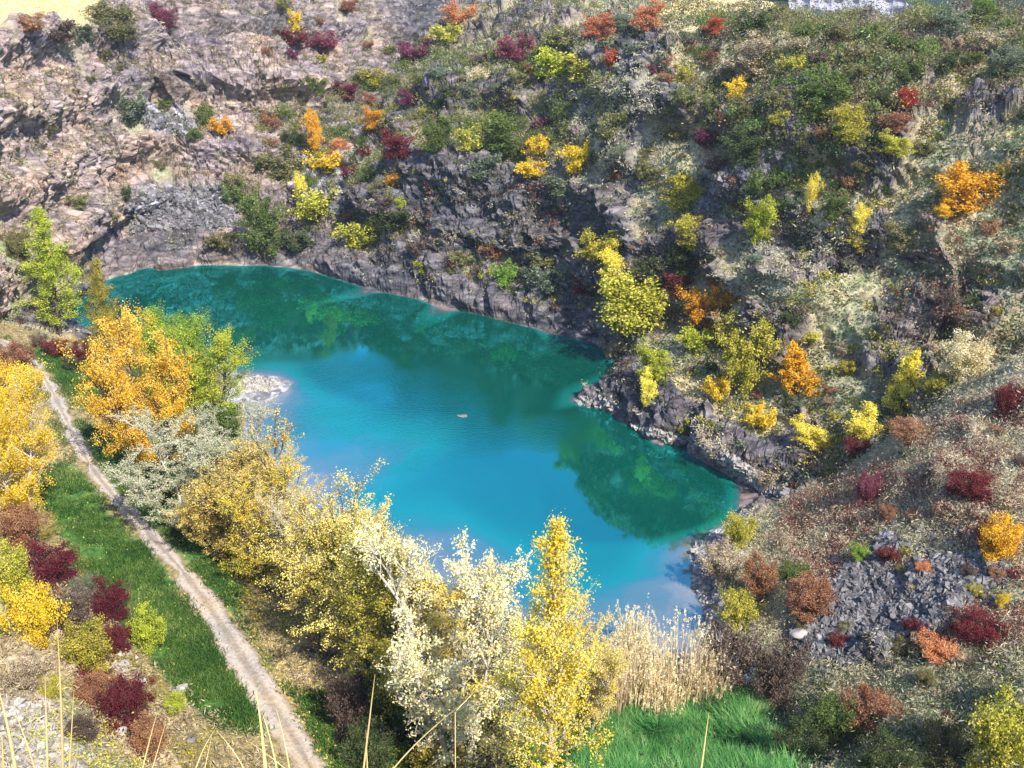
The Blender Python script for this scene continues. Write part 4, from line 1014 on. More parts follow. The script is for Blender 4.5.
 ('bush', 374, 88, 30, 24, 'yellowgreen', 'dark', 'bush', B_, 'yellow bush with orange tips high in the gully', 'high gully bush'),
 ('bush', 205, 126, 24, 22, 'green', 'dark', 'bush', B_, 'bright green bush on the ledge halfway up the far cliff', 'cliff ledge green bush'),
 ('bush', 195, 139, 20, 14, 'green', 'dark', 'bush', B_, 'smaller green bush just below the bright one on the cliff ledge', ''),
 ('bush', 223, 135, 24, 20, 'orange', 'dark', 'bush', B_, 'orange-brown bush right of the bright green cliff ledge bush', ''),
 ('bush', 165, 110, 17, 13, 'green', 'dark', 'bush', B_, 'tiny green bush left of the cliff ledge bushes', ''),
 ('bush', 129, 124, 36, 32, 'greygreen', 'dark', 'bush', B_, 'grey-green bush on the pale far cliff', 'grey-green wall bush'),
 ('small', 162, 30, 34, 28, 'purple', 'dark', 'bush', B_, 'purple red bush at the top of the far cliff', 'purple rim bush'),
 ('small', 118, 44, 54, 38, 'olive', 'dark', 'bush', B_, 'wide olive bush on the rim of the far cliff under the field', 'olive rim bush'),
 ('bush', 86, 42, 30, 22, 'greygreen', 'dark', 'bush', B_, 'grey-green bush left of the wide olive rim bush', ''),
 ('bush', 58, 42, 38, 22, 'brown', 'dark', 'bush', B_, 'brown bush on the rim under the yellow field', 'brown rim bush'),
 ('bush', 28, 32, 32, 14, 'rust', 'dark', 'bush', B_, 'rust bush on the rim left of the brown one', ''),
 ('bush', 50, 136, 18, 16, 'olive', 'dark', 'bush', B_, 'small olive bush clinging to the left part of the far cliff', ''),
 ('bush', 48, 130, 10, 16, 'darkgreen', 'dark', 'bush', B_, 'narrow dark bush beside the small olive one on the cliff', ''),
 ('bush', 112, 222, 24, 22, 'olive', 'dark', 'bush', B_, 'olive bush low on the far cliff above the water', 'low cliff bush'),
 ('bush', 127, 202, 12, 18, 'darkgreen', 'dark', 'bush', B_, 'narrow dark green bush just uphill of the low cliff bush', ''),
 ('bush', 80, 208, 22, 16, 'olive', 'dark', 'bush', B_, 'olive bush on the cliff right of the lone far poplar top', ''),
 ('bush', 232, 206, 28, 26, 'green', 'dark', 'bush', B_, 'green bush at the right end of the grey scree under the cliff', ''),
 ('bush', 238, 192, 24, 22, 'olive', 'dark', 'bush', B_, 'olive bush above the green one at the end of the scree', ''),
 ('bush', 222, 248, 36, 18, 'olive', 'dark', 'bush', B_, 'flat olive bush at the water left of the round green shore tree', ''),
 ('bush', 300, 250, 36, 24, 'darkgreen', 'dark', 'bush', B_, 'dark green bush at the water right of the round green shore tree', ''),
 ('small', 457, 30, 40, 30, 'salmon', 'dark', 'bush', B_, 'peach orange bush at the top of the gully', 'peach top bush'),
 ('bush', 446, 44, 34, 22, 'yellowgreen', 'dark', 'bush', B_, 'yellowish bush just below the peach orange bush', ''),
 ('bush', 318, 52, 42, 20, 'purple', 'dark', 'bush', B_, 'purple bush on the high ledge of the far cliff', 'purple ledge bush'),
 ('bush', 290, 46, 34, 18, 'crimson', 'dark', 'bush', B_, 'dark red bush left of the purple ledge bush', ''),
 ('bush', 296, 32, 14, 24, 'gold', 'dark', 'bush', B_, 'narrow yellow bush uphill of the purple ledge bush', ''),
 ('bush', 412, 62, 40, 22, 'purple', 'dark', 'bush', B_, 'purple bush in the gully below the yellowish bush', ''),
 ('bush', 348, 100, 24, 20, 'crimson', 'dark', 'bush', B_, 'wine red bush at the cliff foot high in the gully', ''),
 ('bush', 398, 158, 34, 28, 'crimson', 'dark', 'bush', B_, 'wine red bush left of the left cliff tree', ''),
 ('bush', 506, 288, 30, 28, 'brightgreen', 'dark', 'bush', B_, 'bright green bush on the bench beside the lake', 'bright bench bush'),
 ('bush', 400, 208, 12, 12, 'lime', 'dark', 'bush', B_, 'tiny lime bush in the shade of the dark cliff', ''),
 ('bush', 392, 232, 44, 28, 'darkgreen', 'dark', 'bush', B_, 'dark green bush at the gully side of the dark cliff', ''),
 ('bush', 424, 272, 24, 14, 'lime', 'dark', 'bush', B_, 'low lime bush on the rock bench by the lake', ''),
 ('bush', 460, 265, 26, 18, 'olive', 'dark', 'bush', B_, 'olive bush on the bench between the lime and bright green bushes', ''),
 ('bush', 495, 258, 30, 20, 'rust', 'dark', 'bush', B_, 'rusty bush at the foot of the dark cliff', ''),
 ('bush', 550, 292, 40, 30, 'greygreen', 'dark', 'bush', B_, 'grey-green bush on the bench left of the crimson bush', ''),
 ('bush', 596, 262, 44, 34, 'yellowgreen', 'dark', 'bush', B_, 'yellow-green bush at the right end of the dark cliff foot', ''),
 ('bush', 540, 268, 34, 22, 'olive', 'dark', 'bush', B_, 'olive bush under the middle of the dark cliff', ''),
 # right shore, spur
 ('finebush', 738, 548, 38, 34, 'yellowgreen', 'dark', 'bush', B_, 'yellow-olive bush on the shore stones at the right of the lake', 'shore olive bush'),
 ('finebush', 726, 580, 50, 36, 'beige', 'pale', 'bush', B_, 'pale beige bush on the shore just below the yellow-olive one', 'pale shore bush'),
 ('finebush', 742, 630, 48, 40, 'yellowgreen', 'dark', 'bush', B_, 'soft yellow-green bush beside the shore stones near the reeds', 'soft shore bush'),
 ('finebush', 735, 694, 58, 72, 'brown', 'pale', 'bush', B_, 'tall twiggy brown bush right of the reeds', 'twiggy brown bush'),
 ('finebush', 778, 706, 62, 66, 'brown', 'dark', 'bush', B_, 'dark brown bush right of the twiggy brown one beside the reeds', ''),
 ('finebush', 762, 600, 42, 44, 'rust', 'dark', 'bush', B_, 'rust brown bush uphill of the pale shore bush', ''),
 ('finebush', 812, 612, 56, 40, 'rust', 'dark', 'bush', B_, 'wide rust bush at the left end of the grey rubble', ''),
 ('finebush', 790, 582, 34, 24, 'green', 'dark', 'bush', B_, 'green bush beside the wide rust bush on the spur', ''),
 ('finebush', 858, 562, 22, 20, 'brightgreen', 'dark', 'bush', B_, 'bright green bush at the top of the grey rubble', ''),
 ('finebush', 1008, 778, 74, 82, 'yellowgreen', 'dark', 'bush', B_, 'large yellow bush in the bottom right corner', 'corner yellow bush'),
 ('finebush', 952, 770, 64, 50, 'olive', 'dark', 'bush', B_, 'olive bush left of the large yellow corner bush', ''),
 ('finebush', 872, 732, 64, 48, 'rust', 'dark', 'bush', B_, 'dull pink-brown bush below the grey rubble', ''),
 ('finebush', 832, 742, 60, 52, 'green', 'dark', 'bush', B_, 'green bush beside the bright green reeds at the bottom', ''),
 ('finebush', 800, 770, 60, 50, 'darkgreen', 'dark', 'bush', B_, 'dark green bush at the bottom edge beside the green reeds', ''),
 ('finebush', 890, 775, 60, 44, 'darkgreen', 'dark', 'bush', B_, 'dark green bush at the bottom edge under the pink-brown bush', ''),
 ('finebush', 968, 376, 52, 46, 'cream', 'pale', 'bush', B_, 'pale straw bush right of the yellow cone tree', 'pale straw bush'),
 ('finebush', 940, 400, 40, 32, 'yellowgreen', 'dark', 'bush', B_, 'yellowish bush between the yellow cone tree and pale straw bush', ''),
 ('finebush', 1008, 420, 30, 38, 'crimson', 'dark', 'bush', B_, 'crimson bush on the crest of the spur at the right edge', 'crest crimson bush'),
 ('finebush', 972, 500, 50, 34, 'crimson', 'dark', 'bush', B_, 'low crimson bush in the middle of the spur', 'spur crimson bush'),
 ('finebush', 870, 506, 30, 34, 'purple', 'dark', 'bush', B_, 'dark purple bush on the spur below the small golden tree', ''),
 ('finebush', 858, 458, 34, 22, 'crimson', 'dark', 'bush', B_, 'red bush just below the yellow spreading tree', ''),
 ('finebush', 905, 440, 40, 26, 'rust', 'dark', 'bush', B_, 'rust red bush just below the yellow cone tree', ''),
 ('finebush', 1004, 560, 44, 50, 'orange', 'dark', 'bush', B_, 'orange bush at the right edge beside the rubble top', 'spur orange bush'),
 ('finebush', 986, 548, 24, 26, 'scarlet', 'dark', 'bush', B_, 'small red bush touching the orange bush at the right edge', ''),
 ('finebush', 980, 640, 56, 30, 'crimson', 'dark', 'bush', B_, 'low crimson bush right of the grey rubble', 'rubble crimson bush'),
 ('finebush', 936, 660, 44, 26, 'salmon', 'dark', 'bush', B_, 'low pinkish bush at the lower end of the grey rubble', ''),
 ('finebush', 1000, 610, 14, 20, 'gold', 'dark', 'bush', B_, 'tiny golden bush on the spur right of the rubble', ''),
]
LM = []
for k, px, py, w, h, col, bark, nm_, cat, lab, lm in NEAR + MID:
    big = w * h > 1050
    grp = None
    o = plant(k, px, py, w, h, col, nm_, lab, cat, grp, bark, parts=big)
    if o and lm: LM.append((px, py - h / 2, lm))
USED = set(l[9] for l in NEAR + MID)

# ------------------------------------------------------------------ the many smaller bushes of the slopes
def where(px, py):
    d = sorted((math.hypot(px - a, (py - b) * 1.3), a, b, t) for a, b, t in LM)[:7]
    def rel(a, b):
        dx, dy = px - a, py - b
        if abs(dy) > abs(dx) * 1.6: return 'uphill of' if dy < 0 else 'downhill of'
        if abs(dx) > abs(dy) * 1.6: return 'left of' if dx < 0 else 'right of'
        return ('uphill and ' if dy < 0 else 'downhill and ') + ('left of' if dx < 0 else 'right of')
    for i, (q, a, b, t) in enumerate(d[:2]):
        yield rel(a, b) + ' the ' + t
        yield ('just ' if q < 38 else 'well ') + rel(a, b) + ' the ' + t
    for i in range(len(d)):
        for j in range(i + 1, len(d)):
            yield 'between the %s and the %s' % (d[i][3], d[j][3])
SIZEW = ((0, 'tiny'), (15, 'small'), (23, ''), (31, 'wide'))
CNAME = dict(olive='olive', darkgreen='dark green', green='green', yellowgreen='yellow-green', greygreen='grey-green', rust='rust', brown='brown', beige='dry beige', crimson='crimson', gold='golden', purple='purple', salmon='pinkish', orange='orange', lime='lime')
def scatter(poly, n, cols, wr, group, key='bush', mind=.8, seed=0):
    rs = random.Random(seed)
    xs = [p[0] for p in poly]; ys = [p[1] for p in poly]; done = 0; tries = 0
    while done < n and tries < n * 40:
        tries += 1
        px, py = rs.uniform(min(xs), max(xs)), rs.uniform(min(ys), max(ys))
        if not in_poly(np.array([px]), np.array([py]), poly)[0]: continue
        w = rs.uniform(*wr) * rs.uniform(.8, 1.2); h = w * rs.uniform(.55, .85)
        if any(abs(px - a) < (w + w2) * .5 * mind and abs(py - h * .5 - b) < (h + h2) * .5 * mind for a, b, w2, h2 in PLACED): continue
        c = rs.choice(cols)
        sw = [t for lim, t in SIZEW if w >= lim][-1]
        lab = None
        for r_ in where(px, py - h / 2):
            l = ' '.join((sw + ' ' + CNAME[c] + ' bush ' + r_).split())
            if l not in USED and len(l.split()) <= 16: lab = l; break
        if lab is None: continue
        if plant(key, px, py, w, h, c, 'bush', lab, 'bush', group, parts=False): USED.add(lab); done += 1
O = ['olive'] * 6 + ['darkgreen'] * 2 + ['green'] * 2 + ['yellowgreen'] * 3 + ['brown'] * 3 + ['rust', 'greygreen', 'greygreen', 'beige', 'purple']
scatter([(715, 30), (1024, 24), (1024, 70), (930, 75), (900, 130), (860, 200), (760, 215), (690, 130)], 44, O + ['green', 'green', 'yellowgreen'], (22, 46), 'bushes in the scrub on the upper right hillside', seed=1)
scatter([(690, 130), (760, 215), (900, 150), (1024, 110), (1024, 340), (930, 380), (780, 330), (700, 290)], 26, ['olive'] * 5 + ['greygreen'] * 4 + ['darkgreen', 'brown', 'brown', 'rust', 'beige', 'yellowgreen'], (12, 26), 'bushes on the open right hillside', seed=2)
scatter([(400, 95), (470, 55), (560, 30), (700, 40), (690, 130), (640, 200), (440, 160)], 24, ['olive'] * 4 + ['greygreen'] * 3 + ['darkgreen', 'purple', 'rust', 'yellowgreen', 'brown'], (12, 28), 'bushes on the terraces of the central ridge', seed=3)
scatter([(260, 110), (330, 90), (400, 80), (400, 240), (240, 235)], 18, ['olive', 'olive', 'olive', 'darkgreen', 'green', 'rust', 'orange', 'brown', 'yellowgreen', 'crimson'], (12, 26), 'bushes in the gully beside the far cliff', seed=4)
scatter([(0, 40), (250, 20), (260, 120), (200, 220), (60, 200), (0, 200)], 9, ['olive', 'olive', 'brown', 'greygreen'], (8, 15), 'small bushes on the far cliff', seed=5)
scatter([(200, 5), (450, 5), (440, 40), (330, 75), (210, 40)], 9, ['olive', 'olive', 'brown', 'purple', 'yellowgreen', 'rust'], (10, 22), 'bushes at the top of the far cliff', seed=6)
scatter([(400, 250), (600, 265), (840, 345), (870, 430), (800, 440), (690, 375), (600, 300), (420, 270)], 16, ['olive', 'olive', 'greygreen', 'brown', 'rust', 'darkgreen', 'yellowgreen', 'beige'], (12, 24), 'bushes along the shore terrace', seed=7)
scatter([(740, 560), (880, 470), (1024, 380), (1024, 768), (830, 768), (740, 660)], 26, ['rust'] * 3 + ['crimson'] * 2 + ['olive'] * 4 + ['salmon'] + ['brown'] * 2 + ['beige'] * 3 + ['yellowgreen', 'greygreen'], (12, 26), 'low bushes on the spur', key='finebush', seed=8)
# ------------------------------------------------------------------ reeds, grass, fallen leaves, scrub
def tuft_mesh(name, seed, n, H, spread, width, mat, bend=.35, plume=0., mat2=None):
    r = tuft_blades(seed, n, H, spread, width, bend, plume)
    if plume > 0:
        V, Q, T, LV, LQ = r
        return mesh_from(name, np.concatenate([V, LV]), [np.concatenate([Q, LQ + len(V)]), T], [mat, mat2 or mat], np.concatenate([np.zeros(len(Q)), np.ones(len(LQ)), np.zeros(len(T))]))
    V, Q, T = r
    return mesh_from(name, V, [Q, T], [mat])
def clump(px, py, w, h, label, seed, group='dry reed clumps at the water edge', kmat='reed', n=300):
    p = spot(px, py); d = float(project(p.x, p.y, p.z)[2]); m = d / F; ca = math.atan2(HC - p.z, p.y)
    Hm = h * m / math.cos(ca) * .95
    me = tuft_mesh('reed_clump', seed, n, Hm, w * m * .42, .055, LEAF[kmat], .34, .12, LEAF['reed'])
    tag(link('reed_clump', me, loc=(p.x, p.y, p.z - .1)), label, 'reeds', group)
for i, a in enumerate([(676, 700, 78, 82, 'largest straw coloured reed clump in front of the blue water'), (634, 706, 62, 66, 'straw reed clump left of the largest one, above the green reeds'), (704, 706, 44, 62, 'pinkish straw reed clump at the right end beside the brown bush'),
                       (632, 664, 34, 56, 'feathery pale reed clump standing behind at the water'), (604, 716, 50, 76, 'reed clump beside the pale yellow tree right of the poplar'), (660, 716, 50, 50, 'low straw reed clump in front of the largest reed clump')]):
    clump(*a[:4], a[4], 200 + i)

def scatter_px(poly, n, seed=0):
    """random ground points inside a picture region, evenly by area on the ground"""
    r = np.random.default_rng(seed)
    p = np.array(poly, float); lo, hi = p.min(0), p.max(0)
    out = []
    while sum(map(len, out)) < n:
        q = r.uniform(lo, hi, (n, 2)); out.append(q[in_poly(q[:, 0], q[:, 1], poly)])
    q = np.concatenate(out)[:n]
    P = [spot(a, b) for a, b in q]
    return np.array([(v.x, v.y, v.z) for v in P if v is not None])
def blades_at(P, H, width, rg, per=4, spread=.25, bend=.5):
    n = len(P) * per
    b = np.repeat(P, per, axis=0) + np.concatenate([rg.normal(size=(n, 2)) * spread, np.zeros((n, 1))], 1); b[:, 2] -= .06
    h = H * rg.uniform(.5, 1.25, n); az = rg.uniform(0, 6.283, n); d = np.stack([np.cos(az), np.sin(az), 0 * az], -1)
    sdv = np.stack([-np.sin(az), np.cos(az), 0 * az], -1) * width * .5
    mid = b + d * (bend * h * .3)[:, None]; mid[:, 2] += h * .6
    tip = b + d * (bend * h)[:, None]; tip[:, 2] += h
    V = np.stack([b - sdv, b + sdv, mid + sdv * .7, mid - sdv * .7, tip], 1).reshape(-1, 3); o = np.arange(n)[:, None] * 5
    return V, [o + np.array([[0, 1, 2, 3]]), o + np.array([[3, 2, 4]])]
rg = np.random.default_rng(99)
P = scatter_px([(596, 712), (640, 690), (700, 706), (745, 700), (790, 768), (800, 800), (570, 800)], 9000, 1)
P = P[fbm(P[:, 0] / 1.5, P[:, 1] / 1.5, P[:, 2] * 0, 3, 17) > -.35]
V, Q = blades_at(P, 1.25, .05, rg, 6, .2, .75)
tag(link('green_reeds', mesh_from('green_reeds', V, Q, [LEAF['reedgreen']])), 'bright green reed bed at the bottom below the straw reeds', 'reeds', kind='stuff')
gp = []
for i, (g, n) in enumerate(zip(GREEN[:5], (2200, 7500, 3600, 1800, 3500))): gp.append(scatter_px(g, n, 20 + i))
P = np.concatenate(gp)
# keep the path free
dp = np.min(np.hypot(P[:, None, 0] - PATH_C[None, ::3, 0], P[:, None, 1] - PATH_C[None, ::3, 1]), axis=1)
P = P[dp > .85]
eg = []
for s_ in (-1, 1):
    tv = np.gradient(PATH_C, axis=0); tv /= np.linalg.norm(tv, axis=1, keepdims=True) + 1e-9; nv = np.stack([-tv[:, 1], tv[:, 0]], -1)
    for rep_ in range(6): eg.append(PATH_C + nv * s_ * (rg.uniform(.55, 1.5, (len(PATH_C), 1)) + .3 * smooth(66, 46, PATH_C[:, 1:2])))
eg = np.concatenate(eg); eg = eg[fbm(eg[:, 0] / 1.6, eg[:, 1] / 1.6, eg[:, 0] * 0, 3, 27) > -.05]
P = np.concatenate([P, np.array([(a, b, ground(a, b)) for a, b in eg])])
cl = fbm(P[:, 0] / 2.2, P[:, 1] / 2.2, P[:, 2] * 0, 3, 7)
P = P[cl > -.45]
V, Q = blades_at(P, .34, .06, rg, 4, .2, .8)
tag(link('meadow_grass', mesh_from('meadow_grass', V, Q, [LEAF['grass']])), 'short green grass on both sides of the gravel path', 'grass', kind='stuff')
# fallen leaves on the bank
P = scatter_px([(215, 560), (300, 620), (420, 690), (420, 790), (330, 790), (270, 690)], 5200, 31)
P2 = scatter_px([(80, 440), (150, 440), (250, 560), (420, 790), (240, 790), (60, 500)], 2200, 32)
P = np.concatenate([P, P2])
dp = np.min(np.hypot(P[:, None, 0] - PATH_C[None, ::3, 0], P[:, None, 1] - PATH_C[None, ::3, 1]), axis=1)
P = P[dp > .9]; P[:, 2] += .07
LV, LQ = leaves(P, .09, rg, .2, 1.3)
tag(link('fallen_leaves', mesh_from('fallen_leaves', LV, LQ, [LEAF['paleyellow']])), 'pale yellow fallen leaves lying on the bank under the trees', 'leaves', kind='stuff')

# low scrub and tussocks that cover the slopes
def scrub(name, label, sel, n, size, cols, hgt, seed, cat='scrub', spread=1.0, nl=16, lf=(.07, .15), asp=1.6, ball=False):
    r = np.random.default_rng(seed)
    w = (sel * np.maximum(0, 1)).reshape(-1).astype(float)
    # even on the ground: weight by the true size of each grid cell, thinned with distance
    area = np.linalg.norm(np.cross(np.gradient(PG, axis=0), np.gradient(PG, axis=1)), axis=-1).reshape(-1)
    w = w * area / (PD.reshape(-1) ** 1.1); w /= w.sum()
    k = r.choice(len(w), n, p=w)
    if 'bank' in name or 'weeds' in name:
        far = np.min(np.hypot(VT[k][:, None, 0] - PATH_C[None, ::4, 0], VT[k][:, None, 1] - PATH_C[None, ::4, 1]), axis=1) > 1.6; k = k[far]; n = len(k)
    C0 = VT[k]; dd = PD.reshape(-1)[k]
    s = size * r.gamma(3, .33, n)
    C = np.repeat(C0, nl, axis=0); ss = np.repeat(s, nl)
    off = r.normal(size=(n * nl, 3)) * ss[:, None] * np.array([.5, .5, .34 * hgt]); off[:, 2] = np.abs(off[:, 2])
    if ball:                         # rounded little bushes: leaves in a thick shell, with bare ground between them
        off /= np.linalg.norm(off, axis=1, keepdims=True) + 1e-9
        off *= (ss * r.uniform(.45, .8, n * nl))[:, None] * np.array([1, 1, .85 * hgt])
        off += .12 * r.normal(size=off.shape) * ss[:, None]
    C = C + off * spread
    LV, LQ = leaves(C, 1.0, r, .5 if asp < 2 else 2.5, asp)
    ctr = np.repeat(C, 4, axis=0)
    sc = np.repeat(np.clip(.22 * ss, *lf) * r.uniform(.75, 1.3, n * nl), 4)[:, None]
    LV = ctr + (LV - ctr) * sc
    tag(link(name, mesh_from(name, LV, LQ, [LEAF[cols]])), label, cat, kind='stuff')
inv = (YG < 215) & (np.abs(PX - 512) < 640) & (PY > -60) & (ZG > .6) & (~front)
hill_ok = inv & (zone == 1) & (ZG > 2.5)
scrub('olive_scrub', 'low olive scrub covering the hillside above the lake', hill_ok * (1 - rock) * np.clip(.6 + n_mid, .05, 1.4) * (1 - scree), 11000, .7, 'olive', 1.1, 301, nl=26)
scrub('dark_scrub', 'dark green low scrub in the folds of the hillside', hill_ok * np.clip(n_big + .15, 0, 1) * (1 - .6 * rock) * (1 - scree), 5200, .85, 'darkgreen', 1.1, 302, nl=26)
scrub('dry_tussocks', 'pale dry grass tussocks on the hillside and cliff ledges', inv * (1 - FIELD.clip(0, 1)) * (zone < 2) * np.clip(.35 + .6 * n_mid + dry, 0, 1.4) * (1 - .75 * rock) * (1 - scree), 9000, .5, 'palegrass', 1.3, 303, 'grass', nl=22, lf=(.05, .085), asp=4)
scrub('grey_scrub', 'grey-green low scrub on the rocky hillside', hill_ok * np.clip(.4 - n_big, 0, 1) * (1 - .5 * rock) * (1 - scree), 11000, .65, 'greygreen', 1.0, 304, nl=22)
scrub('brown_scrub', 'brown leafless low scrub on the hillside', hill_ok * np.clip(n_mid * 1.2 - .1, 0, 1) * (1 - .5 * rock) * (1 - scree), 8000, .75, 'brown', 1.2, 305, nl=24)
UPR = soft([(690, 40), (760, 30), (1030, 20), (1060, 70), (930, 76), (905, 130), (860, 205), (770, 215), (690, 140)], 1.5, 6)
scrub('shrub_thicket', 'dense olive shrub thicket on the upper right hillside', inv * UPR * np.clip(.5 + n_mid, .05, 1), 1000, 1.3, 'olive', 1.3, 306, 'shrubs', nl=210, lf=(.07, .13), ball=True)
scrub('brown_thicket', 'dense brownish leafless thicket on the upper right hillside', inv * UPR * np.clip(.35 - n_mid, 0, 1), 700, 1.1, 'brown', 1.3, 307, 'shrubs', nl=210, lf=(.07, .13), ball=True)
scrub('yellow_scrub', 'yellow-green low scrub dotted over the hillside', hill_ok * np.clip(fbm(XG / 3, YG / 3, ZG / 3, 2, 97) - .25, 0, 1) * (1 - .6 * rock) * (1 - scree), 900, .75, 'yellowgreen', 1.2, 308, nl=90, lf=(.07, .11), ball=True)
scrub('rust_scrub', 'rust coloured low scrub dotted over the hillside', hill_ok * np.clip(fbm(XG / 5, YG / 5, ZG / 5, 2, 98) - .3, 0, 1) * (1 - scree), 900, .75, 'rust', 1.1, 309, nl=90, lf=(.07, .11), ball=True)
GUL = soft([(255, 120), (330, 95), (440, 60), (620, 60), (660, 120), (600, 170), (420, 145), (400, 235), (250, 240)], 1.5, 5)
scrub('green_thicket', 'green and olive shrub thicket in the gully and on the terraces', inv * GUL * np.clip(n_mid + .1, 0, 1) * (slope0 < .5), 520, 1.2, 'green', 1.2, 341, 'shrubs', nl=210, lf=(.07, .13), ball=True)
scrub('dull_thicket', 'dull olive shrub thicket in the gully and on the terraces', inv * GUL * np.clip(.3 - n_mid, 0, 1), 620, 1.1, 'olive', 1.2, 342, 'shrubs', nl=210, lf=(.07, .13), ball=True)
scrub('green_upper_thicket', 'fresher green shrub thicket on the upper right hillside', inv * UPR * np.clip(n_big + .2, 0, 1), 480, 1.4, 'green', 1.3, 343, 'shrubs', nl=210, lf=(.07, .13), ball=True)
scrub('pale_slope_grass', 'pale bleached grass on the rocky slopes of the hillside', inv * (zone == 1) * pale * (1 - .5 * rock), 2200, .5, 'palegrass', 1.3, 344, 'grass', nl=20, lf=(.05, .085), asp=4)
cl_ok = inv & (zone == 0) & (ZG > 2)
scrub('cliff_scrub', 'olive and brown scrub in the clefts of the far cliff', cl_ok * np.clip(n_mid - .25 + .9 * BENCH, 0, 1) * (1 - FIELD.clip(0, 1)), 2600, .6, 'olive', .9, 310, nl=22)
sp_ok = inv & (zone == 2) & (PY < 800)
scrub('spur_grass', 'pale dry grass covering the spur right of the lake', sp_ok * np.clip(.6 + .6 * n_mid, .1, 1.3) * (1 - scree), 17000, .36, 'palegrass', 1.5, 311, 'grass', nl=19, lf=(.03, .055), asp=5)
scrub('spur_herbs', 'olive low plants covering the spur right of the lake', sp_ok * np.clip(.4 - .8 * n_mid, .02, 1.2) * (1 - scree) * (1 + 2 * smooth(640, 740, PY)), 4500, .42, 'greygreen', 1.2, 312, nl=24, lf=(.04, .075))
scrub('spur_green', 'green low plants on the lower part of the spur', sp_ok * smooth(620, 740, PY) * np.clip(.5 + n_mid, 0, 1) * (1 - scree), 4200, .45, 'green', 1.2, 313, nl=24, lf=(.04, .075))
scrub('spur_red_plants', 'reddish low plants in drifts on the spur', sp_ok * np.clip(red * 1.5 + .04, 0, 1) * (1 - scree), 3600, .42, 'rust', 1.0, 314, nl=24, lf=(.04, .075))
scrub('spur_pink_plants', 'dull pink low plants in drifts on the spur', sp_ok * np.clip(red * 1.4 + .08 * (n_mid > 0), 0, 1) * (1 - scree), 4200, .42, 'dullpink', 1.0, 316, nl=26, lf=(.04, .07))
scrub('field_grass', 'dry straw yellow grass of the fields on the quarry rim', inv * FIELD.clip(0, 1) * (.3 + np.clip(n_mid + .3, 0, 1)), 2600, .6, 'straw', 1.2, 317, 'grass', nl=22, lf=(.06, .1), asp=4)
scrub('spur_crimson_plants', 'crimson creeping plants in drifts on the spur', sp_ok * np.clip(red * 1.5, 0, 1) * np.clip(n_mid + .3, 0, 1), 700, .40, 'crimson', 1.0, 315, nl=24, lf=(.04, .075))
ls_ok = inv & (zone == 4) & (PX < 330) & (PY > 330)
scrub('bank_grass', 'dry pale grass on the stony left slope', ls_ok * np.clip(.5 + .6 * n_mid, .1, 1) * (1 - .8 * scree), 4200, .36, 'beige', 1.6, 321, 'grass', nl=19, lf=(.03, .055), asp=5)
scrub('bank_herbs', 'olive and yellow low plants on the left slope', ls_ok * np.clip(.3 - .8 * n_mid, .02, 1) * (1 - scree), 1800, .4, 'yellowgreen', 1.2, 322, nl=22, lf=(.04, .075))
scrub('bank_red_plants', 'dark red low plants along the foot of the left slope', ls_ok * in_poly(PX, PY, [(0, 500), (60, 540), (150, 660), (160, 768), (90, 740), (60, 640), (0, 590)]) * np.clip(.5 + n_mid, 0, 1), 1500, .45, 'crimson', 1.1, 323, nl=24, lf=(.04, .075))
lb_ok = inv & (zone == 3)
scrub('bank_weeds', 'yellow-green weeds along the lake bank under the trees', lb_ok * litter * (PX > 15) * np.clip(n_mid + .15, 0, 1), 2600, .42, 'yellowgreen', 1.3, 331, nl=22, lf=(.04, .075))
scrub('bank_straw', 'dry straw plants along the lake bank under the trees', lb_ok * litter * (PX > 15) * np.clip(.3 - n_mid, 0, 1), 2600, .42, 'beige', 1.5, 332, 'grass', nl=22, lf=(.03, .055), asp=5)

# ------------------------------------------------------------------ stones
def stone_mat(name, a, b):
    m, nt, N, L = new_mat(name)
    out = N.new('ShaderNodeOutputMaterial'); bs = N.new('ShaderNodeBsdfPrincipled'); bs.inputs['Roughness'].default_value = .9; bs.inputs['Specular IOR Level'].default_value = .2
    geo = N.new('ShaderNodeNewGeometry'); n = noise(N, L, geo.outputs['Position'], 3.0, 6, .7)
    ad = N.new('ShaderNodeMath'); ad.operation = 'MULTIPLY_ADD'; L.new(geo.outputs['Random Per Island'], ad.inputs[0]); ad.inputs[1].default_value = .7; L.new(n.outputs[0], ad.inputs[2])
    s = N.new('ShaderNodeMath'); s.operation = 'SUBTRACT'; L.new(ad.outputs[0], s.inputs[0]); s.inputs[1].default_value = .35
    r = ramp(N, [(.1, a), (.9, b)]); L.new(s.outputs[0], r.inputs[0]); L.new(r.outputs[0], bs.inputs['Base Color']); L.new(bs.outputs[0], out.inputs[0]); return m
M_STONE = stone_mat('scree_stone', (.040, .037, .039), (.19, .178, .18)); M_PALE = stone_mat('pale_stone', (.20, .19, .17), (.43, .40, .36))
M_SAND = stone_mat('sand_bar_stone', (.17, .15, .13), (.40, .36, .31))
M_MIDST = stone_mat('shore_stone', (.12, .112, .105), (.38, .35, .32))
BOX = np.array([(-1, -1, -1), (1, -1, -1), (1, 1, -1), (-1, 1, -1), (-1, -1, 1), (1, -1, 1), (1, 1, 1), (-1, 1, 1)], float)
BOXQ = np.array([(0, 3, 2, 1), (4, 5, 6, 7), (0, 1, 5, 4), (1, 2, 6, 5), (2, 3, 7, 6), (3, 0, 4, 7)])
